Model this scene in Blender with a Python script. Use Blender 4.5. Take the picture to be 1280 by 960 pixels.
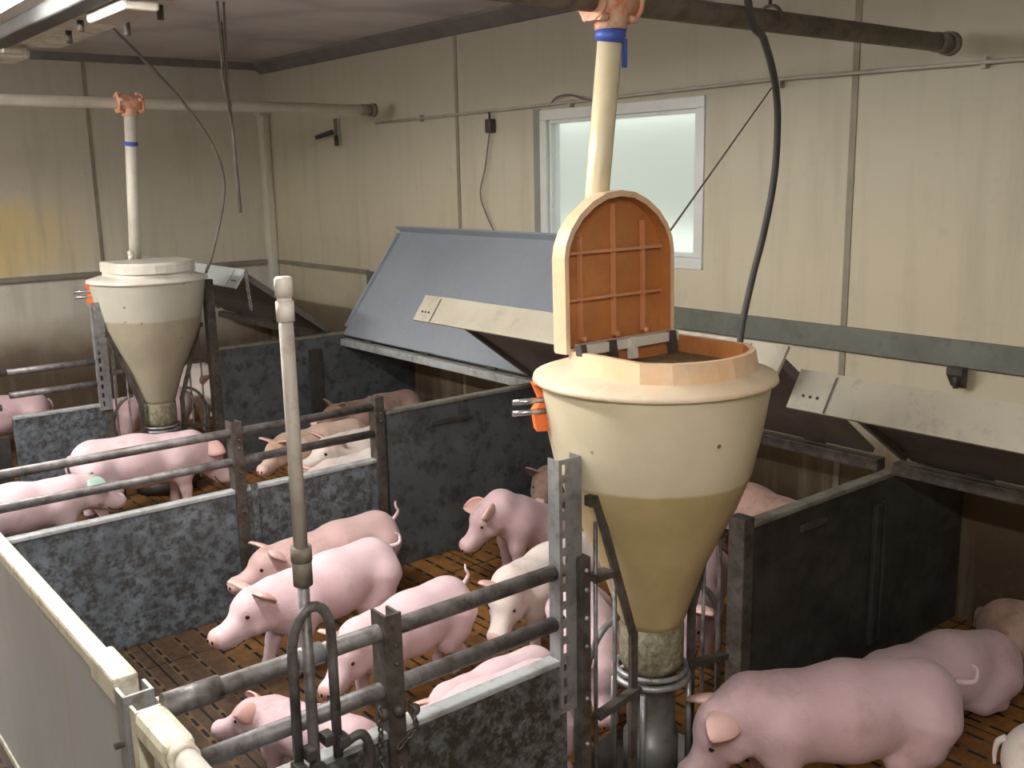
import bpy, bmesh, math, random
import numpy as np
from mathutils import Vector, Matrix

random.seed(7)
scene = bpy.context.scene
for o in list(bpy.data.objects):
    bpy.data.objects.remove(o)
COL = scene.collection

# ------------------------------------------------------------------ camera
CAM_H = 2.0
cam_d = bpy.data.cameras.new('camera')
cam = bpy.data.objects.new('camera', cam_d)
COL.objects.link(cam)
cam_d.sensor_width = 36.0
cam_d.lens = 36.0 * 1255.0 / 1280.0
cam_d.clip_start = 0.05
R = Matrix(((0.7773867784475024, 0.14347251278315484, -0.6124421889212903),
            (-0.628712650660137, 0.1466494253324172, -0.7636847182899343),
            (-0.0197534704525177, 0.9787285548738014, 0.20420630812911303)))
cam.matrix_world = Matrix.Translation((0, 0, CAM_H)) @ R.to_4x4()
scene.camera = cam

# ------------------------------------------------------------------ world and exposure
world = bpy.data.worlds.new('overcast_sky')
scene.world = world
world.use_nodes = True
wn = world.node_tree.nodes; wl = world.node_tree.links
wn.clear()
w_out = wn.new('ShaderNodeOutputWorld'); w_bg = wn.new('ShaderNodeBackground')
w_tc = wn.new('ShaderNodeTexCoord'); w_sep = wn.new('ShaderNodeSeparateXYZ'); w_cr = wn.new('ShaderNodeValToRGB')
wl.new(w_tc.outputs['Generated'], w_sep.inputs[0]); wl.new(w_sep.outputs['Z'], w_cr.inputs[0])
w_cr.color_ramp.elements[0].color = (0.58, 0.61, 0.55, 1); w_cr.color_ramp.elements[0].position = 0.0
w_cr.color_ramp.elements[1].color = (0.93, 0.97, 1.0, 1); w_cr.color_ramp.elements[1].position = 0.35
wl.new(w_cr.outputs[0], w_bg.inputs[0]); w_bg.inputs[1].default_value = 1.55
wl.new(w_bg.outputs[0], w_out.inputs[0])

vs = scene.view_settings
vs.view_transform = 'Standard'
try: vs.look = 'None'
except Exception: pass
vs.gamma = 1.0
vs.use_curve_mapping = False
vs.exposure = 0.42

LAMP_W = 30.0          # downward share of each fluorescent fitting
TUBE_E = 95.0          # glow of the bare tubes, which light all round
LAMP_COL = (1.0, 0.965, 0.93)

# ------------------------------------------------------------------ material helpers
def new_mat(name, rough=0.6, metal=0.0, spec=0.5):
    m = bpy.data.materials.new(name); m.use_nodes = True
    nt = m.node_tree
    b = nt.nodes['Principled BSDF']
    b.inputs['Roughness'].default_value = rough
    b.inputs['Metallic'].default_value = metal
    b.inputs['Specular IOR Level'].default_value = spec
    return m, nt, b

def coord(nt, world_space=True, scale=(1, 1, 1)):
    if world_space:
        g = nt.nodes.new('ShaderNodeNewGeometry'); src = g.outputs['Position']
    else:
        g = nt.nodes.new('ShaderNodeTexCoord'); src = g.outputs['Object']
    mp = nt.nodes.new('ShaderNodeMapping'); mp.inputs['Scale'].default_value = scale
    nt.links.new(src, mp.inputs[0])
    return mp.outputs[0]

def noise(nt, vec, scale=5, detail=4, rough=0.6):
    n = nt.nodes.new('ShaderNodeTexNoise')
    n.inputs['Scale'].default_value = scale; n.inputs['Detail'].default_value = detail
    n.inputs['Roughness'].default_value = rough
    nt.links.new(vec, n.inputs['Vector'])
    return n.outputs['Fac']

def ramp(nt, fac, stops):
    r = nt.nodes.new('ShaderNodeValToRGB')
    els = r.color_ramp.elements
    els[0].position = stops[0][0]; els[0].color = (*stops[0][1], 1)
    els[1].position = stops[-1][0]; els[1].color = (*stops[-1][1], 1)
    for p, c in stops[1:-1]:
        e = els.new(p); e.color = (*c, 1)
    nt.links.new(fac, r.inputs[0])
    return r.outputs[0]

def mix(nt, fac, a, b, mode='MIX'):
    m = nt.nodes.new('ShaderNodeMix'); m.data_type = 'RGBA'; m.blend_type = mode
    if isinstance(fac, (int, float)): m.inputs[0].default_value = fac
    else: nt.links.new(fac, m.inputs[0])
    for i, v in ((6, a), (7, b)):
        if isinstance(v, tuple): m.inputs[i].default_value = (*v, 1)
        else: nt.links.new(v, m.inputs[i])
    return m.outputs[2]

def math_n(nt, op, a, b=None):
    m = nt.nodes.new('ShaderNodeMath'); m.operation = op
    for i, v in ((0, a), (1, b)):
        if v is None: continue
        if isinstance(v, (int, float)): m.inputs[i].default_value = v
        else: nt.links.new(v, m.inputs[i])
    return m.outputs[0]

def bump(nt, b, h, strength=0.3, dist=0.01):
    bp = nt.nodes.new('ShaderNodeBump'); bp.inputs['Strength'].default_value = strength
    bp.inputs['Distance'].default_value = dist
    nt.links.new(h, bp.inputs['Height']); nt.links.new(bp.outputs[0], b.inputs['Normal'])

def mottled(name, c1, c2, dirt=None, dirt_amt=0.55, scale=6, rough=0.6, metal=0.0, spec=0.5, stretch=(1, 1, 1), dscale=14, soft=0.12, bstr=0.15, ws=True):
    m, nt, b = new_mat(name, rough, metal, spec)
    v = coord(nt, ws, stretch)
    n1 = noise(nt, v, scale, 5)
    col = ramp(nt, n1, [(0.35, c1), (0.65, c2)])
    if dirt:
        n2 = noise(nt, v, dscale, 8, 0.7)
        f = ramp(nt, n2, [(dirt_amt - soft, (0, 0, 0)), (dirt_amt + soft, (1, 1, 1))])
        col = mix(nt, f, col, dirt)
    nt.links.new(col, b.inputs['Base Color'])
    n3 = noise(nt, v, 60, 4); bump(nt, b, n3, bstr, 0.004)
    return m

M = {}
M['pvc_cream'] = mottled('cream_pvc', (0.66, 0.62, 0.50), (0.74, 0.71, 0.60), (0.36, 0.30, 0.22), 0.70, rough=0.45)
M['pvc_grey'] = mottled('pale_grey_panel', (0.36, 0.375, 0.39), (0.43, 0.44, 0.445), (0.36, 0.33, 0.27), 0.66, scale=2, stretch=(1, 1, .35), rough=0.4)
M['cap_cream'] = mottled('worn_cream_profile', (0.60, 0.56, 0.44), (0.72, 0.69, 0.58), (0.30, 0.24, 0.16), 0.62, rough=0.5, dscale=18)
M['pipe_white'] = mottled('white_feed_pipe', (0.62, 0.58, 0.50), (0.72, 0.69, 0.62), (0.40, 0.34, 0.27), 0.72, rough=0.4)
M['pipe_cream'] = mottled('cream_feed_pipe', (0.70, 0.60, 0.40), (0.80, 0.72, 0.52), (0.5, 0.4, 0.25), 0.75, rough=0.35)
M['pipe_grey'] = mottled('dusty_grey_pipe', (0.16, 0.14, 0.11), (0.22, 0.19, 0.15), (0.08, 0.06, 0.05), 0.6, rough=0.8)
M['pipe_taupe'] = mottled('taupe_pipe', (0.36, 0.32, 0.28), (0.44, 0.40, 0.35), (0.25, 0.21, 0.17), 0.66, rough=0.6)
M['galv'] = mottled('galvanised_steel', (0.26, 0.27, 0.28), (0.42, 0.43, 0.44), (0.14, 0.11, 0.08), 0.62, metal=0.55, rough=0.45, dscale=20)
M['rail'] = mottled('dull_steel_rail', (0.15, 0.14, 0.14), (0.27, 0.26, 0.26), (0.07, 0.055, 0.045), 0.55, metal=0.45, rough=0.5, dscale=16)
M['post'] = mottled('dirty_brown_steel', (0.075, 0.065, 0.055), (0.13, 0.115, 0.10), (0.04, 0.03, 0.02), 0.55, metal=0.3, rough=0.6, dscale=20)
M['dark_metal'] = mottled('dark_fouled_metal', (0.04, 0.036, 0.032), (0.085, 0.075, 0.068), (0.10, 0.055, 0.025), 0.64, metal=0.2, rough=0.55, dscale=20)
M['chrome'] = mottled('bright_steel', (0.5, 0.5, 0.5), (0.65, 0.65, 0.65), (0.25, 0.22, 0.2), 0.66, metal=0.9, rough=0.25)
M['panel_blue'] = mottled('mottled_blue_grey_board', (0.085, 0.10, 0.115), (0.17, 0.20, 0.225), (0.042, 0.042, 0.038), 0.515, scale=9, dscale=30, soft=0.08, rough=0.55, stretch=(1, 1, 1), bstr=.3)
M['panel_slate'] = mottled('slate_board', (0.065, 0.074, 0.082), (0.10, 0.112, 0.122), (0.035, 0.034, 0.03), 0.56, scale=5, dscale=14, soft=0.07, rough=0.55)
M['panel_dark'] = mottled('dark_fouled_board', (0.03, 0.028, 0.024), (0.055, 0.052, 0.047), (0.018, 0.015, 0.012), 0.55, scale=4, dscale=10, rough=0.6)
M['panel_front'] = mottled('olive_fouled_board', (0.10, 0.105, 0.105), (0.16, 0.165, 0.165), (0.035, 0.033, 0.022), 0.47, scale=3, dscale=26, soft=0.09, rough=0.55)
M['edge_grey'] = mottled('worn_grey_edge', (0.30, 0.31, 0.31), (0.44, 0.46, 0.47), (0.16, 0.14, 0.11), 0.60, rough=0.5)
M['edge_dark'] = mottled('worn_dark_edge', (0.16, 0.155, 0.13), (0.25, 0.24, 0.20), (0.09, 0.08, 0.06), 0.58, rough=0.5)
M['lid_blue'] = mottled('blue_grey_lid_board', (0.29, 0.33, 0.38), (0.33, 0.37, 0.42), (0.27, 0.29, 0.31), 0.70, scale=1.5, rough=0.38, soft=0.2, bstr=0.03)
M['lid_dark'] = mottled('dark_lid_board', (0.12, 0.105, 0.098), (0.16, 0.145, 0.135), (0.085, 0.07, 0.06), 0.62, scale=2, rough=0.55)  # darker board tone than the flipped-open lid
M['lip_cream'] = mottled('dusty_cream_lip', (0.36, 0.33, 0.26), (0.43, 0.40, 0.32), (0.25, 0.22, 0.17), 0.66, scale=4, rough=0.5)
M['lip_pale'] = mottled('pale_blue_lip', (0.46, 0.50, 0.50), (0.54, 0.58, 0.57), (0.36, 0.37, 0.35), 0.70, scale=4, rough=0.45)
M['beam_green'] = mottled('grey_green_board', (0.12, 0.125, 0.10), (0.16, 0.165, 0.135), (0.09, 0.09, 0.075), 0.62, scale=4, rough=0.6)
M['rubber'] = mottled('black_rubber', (0.035, 0.035, 0.035), (0.06, 0.058, 0.055), (0.12, 0.11, 0.10), 0.68, rough=0.55)
M['cord'] = mottled('dusty_cord', (0.13, 0.115, 0.10), (0.19, 0.17, 0.15), rough=0.8)
M['orange'] = mottled('orange_plastic', (0.85, 0.17, 0.04), (0.92, 0.22, 0.06), (0.75, 0.35, 0.2), 0.72, rough=0.4)
M['tee_orange'] = mottled('dusty_orange_tee', (0.62, 0.20, 0.09), (0.75, 0.36, 0.22), (0.72, 0.55, 0.42), 0.52, scale=20, dscale=30, rough=0.6)
M['blue'] = mottled('blue_plastic', (0.05, 0.09, 0.42), (0.07, 0.13, 0.50), rough=0.4)
M['lid_orange'] = mottled('orange_brown_cover', (0.44, 0.165, 0.045), (0.54, 0.225, 0.07), (0.36, 0.14, 0.06), 0.60, scale=3, soft=0.15, rough=0.5)
M['rib_orange'] = mottled('orange_rib', (0.56, 0.235, 0.10), (0.64, 0.30, 0.15), rough=0.5)
M['collar'] = mottled('dusty_peach_plastic', (0.74, 0.47, 0.26), (0.80, 0.60, 0.40), (0.58, 0.46, 0.34), 0.58, scale=5, dscale=9, rough=0.5)
M['rim_cream'] = mottled('dusty_cream_rim', (0.74, 0.58, 0.40), (0.80, 0.67, 0.50), (0.60, 0.50, 0.38), 0.60, scale=5, dscale=9, rough=0.5)
M['feed'] = mottled('feed_meal', (0.20, 0.12, 0.05), (0.30, 0.19, 0.09), (0.14, 0.08, 0.035), 0.5, scale=30, dscale=70, rough=0.95, bstr=0.8)
M['tin'] = mottled('lamp_housing', (0.52, 0.49, 0.42), (0.62, 0.60, 0.53), (0.22, 0.19, 0.16), 0.60, rough=0.5, dscale=16)
M['tray_dark'] = mottled('dusty_dark_tray', (0.12, 0.11, 0.11), (0.17, 0.155, 0.15), rough=0.7)
M['win_white'] = mottled('white_window_pvc', (0.60, 0.62, 0.60), (0.66, 0.68, 0.66), (0.5, 0.5, 0.46), 0.72, rough=0.35)
M['reveal_shade'] = mottled('reveal_shade_grey', (0.22, 0.225, 0.20), (0.26, 0.265, 0.24), rough=0.7)
M['bracket'] = mottled('dirty_green_throat', (0.20, 0.18, 0.11), (0.38, 0.36, 0.26), (0.10, 0.085, 0.05), 0.52, scale=18, dscale=40, rough=0.6)
M['tube_grey'] = mottled('grey_feed_tube', (0.09, 0.088, 0.082), (0.13, 0.128, 0.12), (0.05, 0.045, 0.04), 0.58, rough=0.35)
M['eye'] = new_mat('dark_eye', 0.15)[0]
M['eye'].node_tree.nodes['Principled BSDF'].inputs['Base Color'].default_value = (0.03, 0.012, 0.01, 1)
M['hoof'] = mottled('hoof', (0.20, 0.13, 0.10), (0.30, 0.20, 0.15), rough=0.6)
M['green_mark'] = mottled('green_marking_spray', (0.25, 0.38, 0.33), (0.42, 0.52, 0.46), (0.6, 0.42, 0.40), 0.60, scale=12, rough=0.6)

# hopper plastic: pale above the feed line, tan below where the feed shows through
def hopper_mat(name, zline, top1, top2, low1, low2):
    m, nt, b = new_mat(name, 0.42)
    v = coord(nt, True)
    n = noise(nt, v, 5, 5)
    up = ramp(nt, n, [(0.35, top1), (0.65, top2)])
    lo = ramp(nt, n, [(0.35, low1), (0.65, low2)])
    sp = nt.nodes.new('ShaderNodeSeparateXYZ'); nt.links.new(v, sp.inputs[0])
    wob = math_n(nt, 'MULTIPLY', n, 0.02)
    z = math_n(nt, 'ADD', sp.outputs['Z'], wob)
    mr = nt.nodes.new('ShaderNodeMapRange'); nt.links.new(z, mr.inputs[0])
    mr.inputs[1].default_value = zline + 0.006; mr.inputs[2].default_value = zline + 0.016
    col = mix(nt, mr.outputs[0], lo, up)
    vo = nt.nodes.new('ShaderNodeTexVoronoi'); vo.inputs['Scale'].default_value = 9; nt.links.new(v, vo.inputs['Vector'])
    s = ramp(nt, vo.outputs['Distance'], [(0.045, (1, 1, 1)), (0.085, (0, 0, 0))])
    col = mix(nt, s, col, (0.16, 0.11, 0.06))
    nt.links.new(col, b.inputs['Base Color'])
    b.inputs['Subsurface Weight'].default_value = 0.15
    b.inputs['Subsurface Radius'].default_value = (0.03, 0.02, 0.01)
    return m
M['hopper_a'] = hopper_mat('hopper_plastic_near', 1.095, (0.60, 0.53, 0.37), (0.66, 0.59, 0.43), (0.40, 0.31, 0.155), (0.47, 0.375, 0.20))
M['hopper_b'] = hopper_mat('hopper_plastic_far', 1.15, (0.44, 0.43, 0.36), (0.49, 0.47, 0.40), (0.33, 0.30, 0.22), (0.38, 0.345, 0.26))

def skin_mat(name, c1, c2, dirt, amt):
    m, nt, b = new_mat(name, 0.55, spec=0.35)
    v = coord(nt, False)
    n1 = noise(nt, v, 4.5, 5)
    col = ramp(nt, n1, [(0.33, c1), (0.66, c2)])
    n2 = noise(nt, v, 7, 8, 0.65)
    f = ramp(nt, n2, [(amt - 0.10, (0, 0, 0)), (amt + 0.10, (1, 1, 1))])
    col = mix(nt, f, col, dirt)
    vo = nt.nodes.new('ShaderNodeTexVoronoi'); vo.inputs['Scale'].default_value = 6.5; nt.links.new(v, vo.inputs['Vector'])
    s = ramp(nt, vo.outputs['Distance'], [(0.045, (1, 1, 1)), (0.08, (0, 0, 0))])
    s2 = math_n(nt, 'MULTIPLY', s, 0.6)
    col = mix(nt, s2, col, (0.22, 0.10, 0.08))
    nt.links.new(col, b.inputs['Base Color'])
    b.inputs['Subsurface Weight'].default_value = 0.12
    b.inputs['Subsurface Radius'].default_value = (0.03, 0.012, 0.008)
    b.inputs['Sheen Weight'].default_value = 0.15
    n3 = noise(nt, coord(nt, False, (0.4, 1, 1)), 130, 3); bump(nt, b, n3, 0.35, 0.005)
    return m
M['skin_pale'] = skin_mat('pale_pink_skin', (0.66, 0.47, 0.49), (0.76, 0.60, 0.635), (0.54, 0.38, 0.36), 0.66)
M['skin_pink'] = skin_mat('pink_skin', (0.58, 0.38, 0.36), (0.67, 0.49, 0.475), (0.44, 0.29, 0.25), 0.62)
M['skin_rose'] = skin_mat('rosy_skin', (0.56, 0.38, 0.40), (0.66, 0.49, 0.52), (0.42, 0.29, 0.28), 0.62)
M['skin_white'] = skin_mat('white_bristled_skin', (0.66, 0.57, 0.52), (0.78, 0.71, 0.67), (0.50, 0.40, 0.34), 0.64)
M['skin_brown'] = skin_mat('brown_pink_skin', (0.36, 0.22, 0.18), (0.48, 0.32, 0.27), (0.22, 0.13, 0.09), 0.54)  # darkest, brownest skin tone with the most blotches
M['skin_tan'] = skin_mat('tan_skin', (0.52, 0.37, 0.29), (0.64, 0.49, 0.42), (0.40, 0.24, 0.15), 0.56)
M['snout'] = mottled('snout_skin', (0.62, 0.38, 0.35), (0.70, 0.46, 0.43), rough=0.5)
M['ear'] = mottled('ear_skin', (0.62, 0.37, 0.33), (0.72, 0.49, 0.44), rough=0.6)

# walls, ceiling and floor
def wall_mat(name, kind):
    m, nt, b = new_mat(name, 0.7, spec=0.3)
    v = coord(nt, True)
    sp = nt.nodes.new('ShaderNodeSeparateXYZ'); nt.links.new(v, sp.inputs[0])
    z = sp.outputs['Z']
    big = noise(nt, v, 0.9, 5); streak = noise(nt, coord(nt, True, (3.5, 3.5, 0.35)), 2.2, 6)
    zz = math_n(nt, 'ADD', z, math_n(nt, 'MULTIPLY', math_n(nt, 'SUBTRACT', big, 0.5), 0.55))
    f = math_n(nt, 'DIVIDE', zz, 3.1)  # height ramp: dirt low down; greyer top partly dimmer light put into colour
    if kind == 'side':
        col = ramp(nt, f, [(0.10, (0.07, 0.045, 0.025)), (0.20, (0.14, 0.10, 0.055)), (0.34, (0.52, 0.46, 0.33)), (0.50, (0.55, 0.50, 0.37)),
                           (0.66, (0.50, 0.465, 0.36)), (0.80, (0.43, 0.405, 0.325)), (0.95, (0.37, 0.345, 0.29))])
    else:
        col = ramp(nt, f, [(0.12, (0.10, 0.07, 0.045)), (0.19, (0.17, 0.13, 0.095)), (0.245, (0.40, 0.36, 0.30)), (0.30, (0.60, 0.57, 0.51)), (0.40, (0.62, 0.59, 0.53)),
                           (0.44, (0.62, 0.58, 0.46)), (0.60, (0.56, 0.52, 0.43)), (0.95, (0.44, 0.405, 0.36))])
        # yellow band left of the far hopper
        yb = ramp(nt, f, [(0.42, (0, 0, 0)), (0.45, (1, 1, 1)), (0.56, (1, 1, 1)), (0.62, (0, 0, 0))])
        xb = nt.nodes.new('ShaderNodeMapRange'); nt.links.new(math_n(nt, 'ADD', sp.outputs['X'], math_n(nt, 'MULTIPLY', big, 0.8)), xb.inputs[0])
        xb.inputs[1].default_value = 3.1; xb.inputs[2].default_value = 2.3
        col = mix(nt, math_n(nt, 'MULTIPLY', yb, xb.outputs[0]), col, (0.68, 0.53, 0.25))
    s = ramp(nt, streak, [(0.50, (0, 0, 0)), (0.80, (1, 1, 1))])
    col = mix(nt, math_n(nt, 'MULTIPLY', s, 0.55), col, (0.33, 0.30, 0.23))
    sp2 = noise(nt, v, 5, 8, 0.75)
    s2 = ramp(nt, sp2, [(0.56, (0, 0, 0)), (0.74, (1, 1, 1))])
    col = mix(nt, math_n(nt, 'MULTIPLY', s2, 0.3), col, (0.30, 0.25, 0.18))
    nt.links.new(col, b.inputs['Base Color'])
    bump(nt, b, sp2, 0.1, 0.006)
    return m
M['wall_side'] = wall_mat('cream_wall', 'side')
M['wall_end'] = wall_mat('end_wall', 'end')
M['seam'] = mottled('grey_panel_joint', (0.21, 0.185, 0.14), (0.27, 0.24, 0.185), rough=0.7)

m, nt, b = new_mat('stained_ceiling', 0.8, spec=0.2)
v = coord(nt, True)
n1 = noise(nt, v, 1.1, 6)
col = ramp(nt, n1, [(0.3, (0.44, 0.40, 0.41)), (0.55, (0.58, 0.535, 0.535)), (0.75, (0.66, 0.61, 0.60))])
wv = nt.nodes.new('ShaderNodeTexVoronoi'); wv.feature = 'DISTANCE_TO_EDGE'; wv.inputs['Scale'].default_value = 0.55
nt.links.new(v, wv.inputs['Vector'])
s = ramp(nt, wv.outputs['Distance'], [(0.0, (1, 1, 1)), (0.10, (0, 0, 0))])
col = mix(nt, math_n(nt, 'MULTIPLY', s, 0.45), col, (0.30, 0.27, 0.28))
nt.links.new(col, b.inputs['Base Color']); M['ceiling'] = m

# slatted pen floor: planks with rows of drain slots running along Y
m, nt, b = new_mat('slatted_floor', 0.5, spec=0.35)
v = coord(nt, True)
sp = nt.nodes.new('ShaderNodeSeparateXYZ'); nt.links.new(v, sp.inputs[0])
X = sp.outputs['X']; Y = sp.outputs['Y']
fx = math_n(nt, 'FRACT', math_n(nt, 'DIVIDE', X, 0.105))
slot_x = math_n(nt, 'LESS_THAN', math_n(nt, 'ABSOLUTE', math_n(nt, 'SUBTRACT', fx, 0.5)), 0.065)
row = math_n(nt, 'MULTIPLY', math_n(nt, 'FLOOR', math_n(nt, 'DIVIDE', X, 0.105)), 0.37)
fy = math_n(nt, 'FRACT', math_n(nt, 'ADD', math_n(nt, 'DIVIDE', Y, 0.10), row))
slot_y = math_n(nt, 'GREATER_THAN', fy, 0.32)
slot = math_n(nt, 'MULTIPLY', slot_x, slot_y)
fj = math_n(nt, 'FRACT', math_n(nt, 'DIVIDE', Y, 0.40))
joint = math_n(nt, 'LESS_THAN', fj, 0.02)
fx2 = math_n(nt, 'FRACT', math_n(nt, 'DIVIDE', X, 0.42))
joint2 = math_n(nt, 'LESS_THAN', fx2, 0.02)
edge = math_n(nt, 'MULTIPLY', math_n(nt, 'LESS_THAN', math_n(nt, 'ABSOLUTE', math_n(nt, 'SUBTRACT', fx, 0.5)), 0.12), 0.55)
nb = noise(nt, v, 1.6, 4); nf = noise(nt, v, 25, 7, 0.75)
zx = math_n(nt, 'ADD', X, math_n(nt, 'MULTIPLY', math_n(nt, 'SUBTRACT', nb, 0.5), 1.2))
mr = nt.nodes.new('ShaderNodeMapRange'); nt.links.new(zx, mr.inputs[0]); mr.inputs[1].default_value = 1.45; mr.inputs[2].default_value = 2.0
dk = ramp(nt, nf, [(0.35, (0.030, 0.018, 0.011)), (0.65, (0.075, 0.046, 0.027))])
og = ramp(nt, nf, [(0.35, (0.155, 0.066, 0.016)), (0.65, (0.29, 0.135, 0.036))])
col = mix(nt, mr.outputs[0], dk, og)
col = mix(nt, edge, col, (0.13, 0.08, 0.042))
n5 = noise(nt, v, 5, 6, 0.7)
s5 = ramp(nt, n5, [(0.52, (0, 0, 0)), (0.66, (1, 1, 1))])
col = mix(nt, math_n(nt, 'MULTIPLY', s5, 0.6), col, (0.05, 0.028, 0.016))
allj = math_n(nt, 'MAXIMUM', slot, math_n(nt, 'MAXIMUM', joint, joint2))
col = mix(nt, allj, col, (0.008, 0.006, 0.005))
nt.links.new(col, b.inputs['Base Color'])
bump(nt, b, math_n(nt, 'SUBTRACT', math_n(nt, 'MULTIPLY', nf, 0.3), allj), 0.6, 0.008)
M['floor'] = m

m, nt, b = new_mat('frosted_pane', 0.35)
b.inputs['Base Color'].default_value = (0.86, 0.90, 0.86, 1)
b.inputs['Transmission Weight'].default_value = 1.0
b.inputs['IOR'].default_value = 1.15
M['glass'] = m
m, nt, b = new_mat('lit_tube', 0.4)
b.inputs['Base Color'].default_value = (0.9, 0.9, 0.9, 1)
b.inputs['Emission Color'].default_value = (1, 0.965, 0.93, 1); b.inputs['Emission Strength'].default_value = TUBE_E
M['lit'] = m

# ------------------------------------------------------------------ geometry helpers
class MB:
    def __init__(self): self.v = []; self.f = []; self.s = []; self.mi = []
    def add(self, vs_, fs_, smooth=False, mi=0):
        n = len(self.v); self.v += [tuple(p) for p in vs_]
        for f in fs_:
            self.f.append([i + n for i in f]); self.s.append(smooth); self.mi.append(mi)
        return self
    def box(self, x0, x1, y0, y1, z0, z1, bev=0.0, mi=0):
        if bev <= 0:
            vs_ = [(x, y, z) for x in (x0, x1) for y in (y0, y1) for z in (z0, z1)]
            return self.add(vs_, [(0, 1, 3, 2), (4, 6, 7, 5), (0, 4, 5, 1), (2, 3, 7, 6), (0, 2, 6, 4), (1, 5, 7, 3)], mi=mi)
        bm = bmesh.new()
        bmesh.ops.create_cube(bm, size=1.0)
        for q in bm.verts:
            q.co = Vector(((x0 + x1) / 2 + q.co.x * (x1 - x0), (y0 + y1) / 2 + q.co.y * (y1 - y0), (z0 + z1) / 2 + q.co.z * (z1 - z0)))
        bmesh.ops.bevel(bm, geom=bm.edges[:], offset=bev, segments=2, affect='EDGES', profile=0.5)
        return self.from_bm(bm, mi)
    def from_bm(self, bm, mi=0, smooth=False):
        bm.verts.ensure_lookup_table(); bm.verts.index_update()
        self.add([q.co[:] for q in bm.verts], [[q.index for q in f.verts] for f in bm.faces], smooth, mi)
        bm.free(); return self
    def prism(self, poly, origin, ux, uy, depth, mi=0):
        """poly in the (ux, uy) plane extruded by the vector depth"""
        o = Vector(origin); ux = Vector(ux); uy = Vector(uy); d = Vector(depth)
        a = [o + ux * p[0] + uy * p[1] for p in poly]; b_ = [q + d for q in a]; n = len(a)
        fs_ = [list(range(n))[::-1], [i + n for i in range(n)]]
        fs_ += [[i, (i + 1) % n, (i + 1) % n + n, i + n] for i in range(n)]
        return self.add(a + b_, fs_, mi=mi)
    def tube(self, pts, r, seg=12, cap=True, closed=False, mi=0, flat=None):
        pts = [Vector(p) for p in pts]; n = len(pts)
        rs = r if isinstance(r, (list, tuple)) else [r] * n
        vs_ = []; prev = None
        for i, p in enumerate(pts):
            if closed: t = pts[(i + 1) % n] - pts[i - 1]
            else: t = pts[min(i + 1, n - 1)] - pts[max(i - 1, 0)]
            t.normalize()
            if prev is None:
                up = Vector((0, 0, 1)) if abs(t.z) < 0.9 else Vector((0, 1, 0))
                a = t.cross(up).normalized()
            else:
                a = (prev - t * prev.dot(t)).normalized()
            prev = a; b_ = t.cross(a)
            k = flat or 1.0
            for j in range(seg):
                an = 2 * math.pi * j / seg
                vs_.append(p + (a * math.cos(an) + b_ * math.sin(an) * k) * rs[i])
        fs_ = []
        m_ = n if closed else n - 1
        for i in range(m_):
            for j in range(seg):
                i2 = (i + 1) % n
                fs_.append([i * seg + j, i * seg + (j + 1) % seg, i2 * seg + (j + 1) % seg, i2 * seg + j])
        self.add(vs_, fs_, True, mi)
        if cap and not closed:
            base = len(self.v) - len(vs_)
            self.f.append([base + j for j in range(seg)][::-1]); self.s.append(False); self.mi.append(mi)
            self.f.append([base + (n - 1) * seg + j for j in range(seg)]); self.s.append(False); self.mi.append(mi)
        return self
    def lathe(self, prof, cx, cy, seg=56, mi=0, smooth=True):
        n = len(prof); vs_ = []
        for r_, z in prof:
            for j in range(seg):
                an = 2 * math.pi * j / seg
                vs_.append((cx + r_ * math.cos(an), cy + r_ * math.sin(an), z))
        fs_ = [[i * seg + j, i * seg + (j + 1) % seg, (i + 1) * seg + (j + 1) % seg, (i + 1) * seg + j] for i in range(n - 1) for j in range(seg)]
        return self.add(vs_, fs_, smooth, mi)
    def sphere(self, c, r, seg=12, mi=0, sc=(1, 1, 1)):
        bm = bmesh.new(); bmesh.ops.create_uvsphere(bm, u_segments=seg, v_segments=max(6, seg // 2 + 2), radius=r)
        for q in bm.verts: q.co = Vector((q.co.x * sc[0] + c[0], q.co.y * sc[1] + c[1], q.co.z * sc[2] + c[2]))
        return self.from_bm(bm, mi, True)
    def bar(self, a, b_, w, d, up=(0, 0, 1), mi=0):
        a = Vector(a); b_ = Vector(b_); t = (b_ - a).normalized(); up = Vector(up)
        s = t.cross(up)
        if s.length < 1e-4: s = t.cross(Vector((0, 1, 0)))
        s.normalize(); u = s.cross(t)
        vs_ = [p + s * sx * w / 2 + u * su * d / 2 for p in (a, b_) for sx in (-1, 1) for su in (-1, 1)]
        return self.add(vs_, [(0, 1, 3, 2), (4, 6, 7, 5), (0, 4, 5, 1), (2, 3, 7, 6), (0, 2, 6, 4), (1, 5, 7, 3)], mi=mi)
    def build(self, name, mats, parent=None, loc=None):
        me = bpy.data.meshes.new(name)
        if parent is not None:
            off = Vector(parent['_o'])
        else:
            off = Vector(loc) if loc is not None else Vector((0, 0, 0))
        me.from_pydata([tuple(Vector(p) - off) for p in self.v], [], self.f)
        me.polygons.foreach_set('use_smooth', self.s)
        if not isinstance(mats, (list, tuple)): mats = [mats]
        for m_ in mats: me.materials.append(m_)
        me.polygons.foreach_set('material_index', self.mi)
        me.update()
        bm = bmesh.new(); bm.from_mesh(me); bmesh.ops.recalc_face_normals(bm, faces=bm.faces); bm.to_mesh(me); bm.free()
        o = bpy.data.objects.new(name, me); COL.objects.link(o)
        if parent is not None:
            o.parent = parent
        else:
            o.location = off
        o['_o'] = list(off)
        return o

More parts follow.
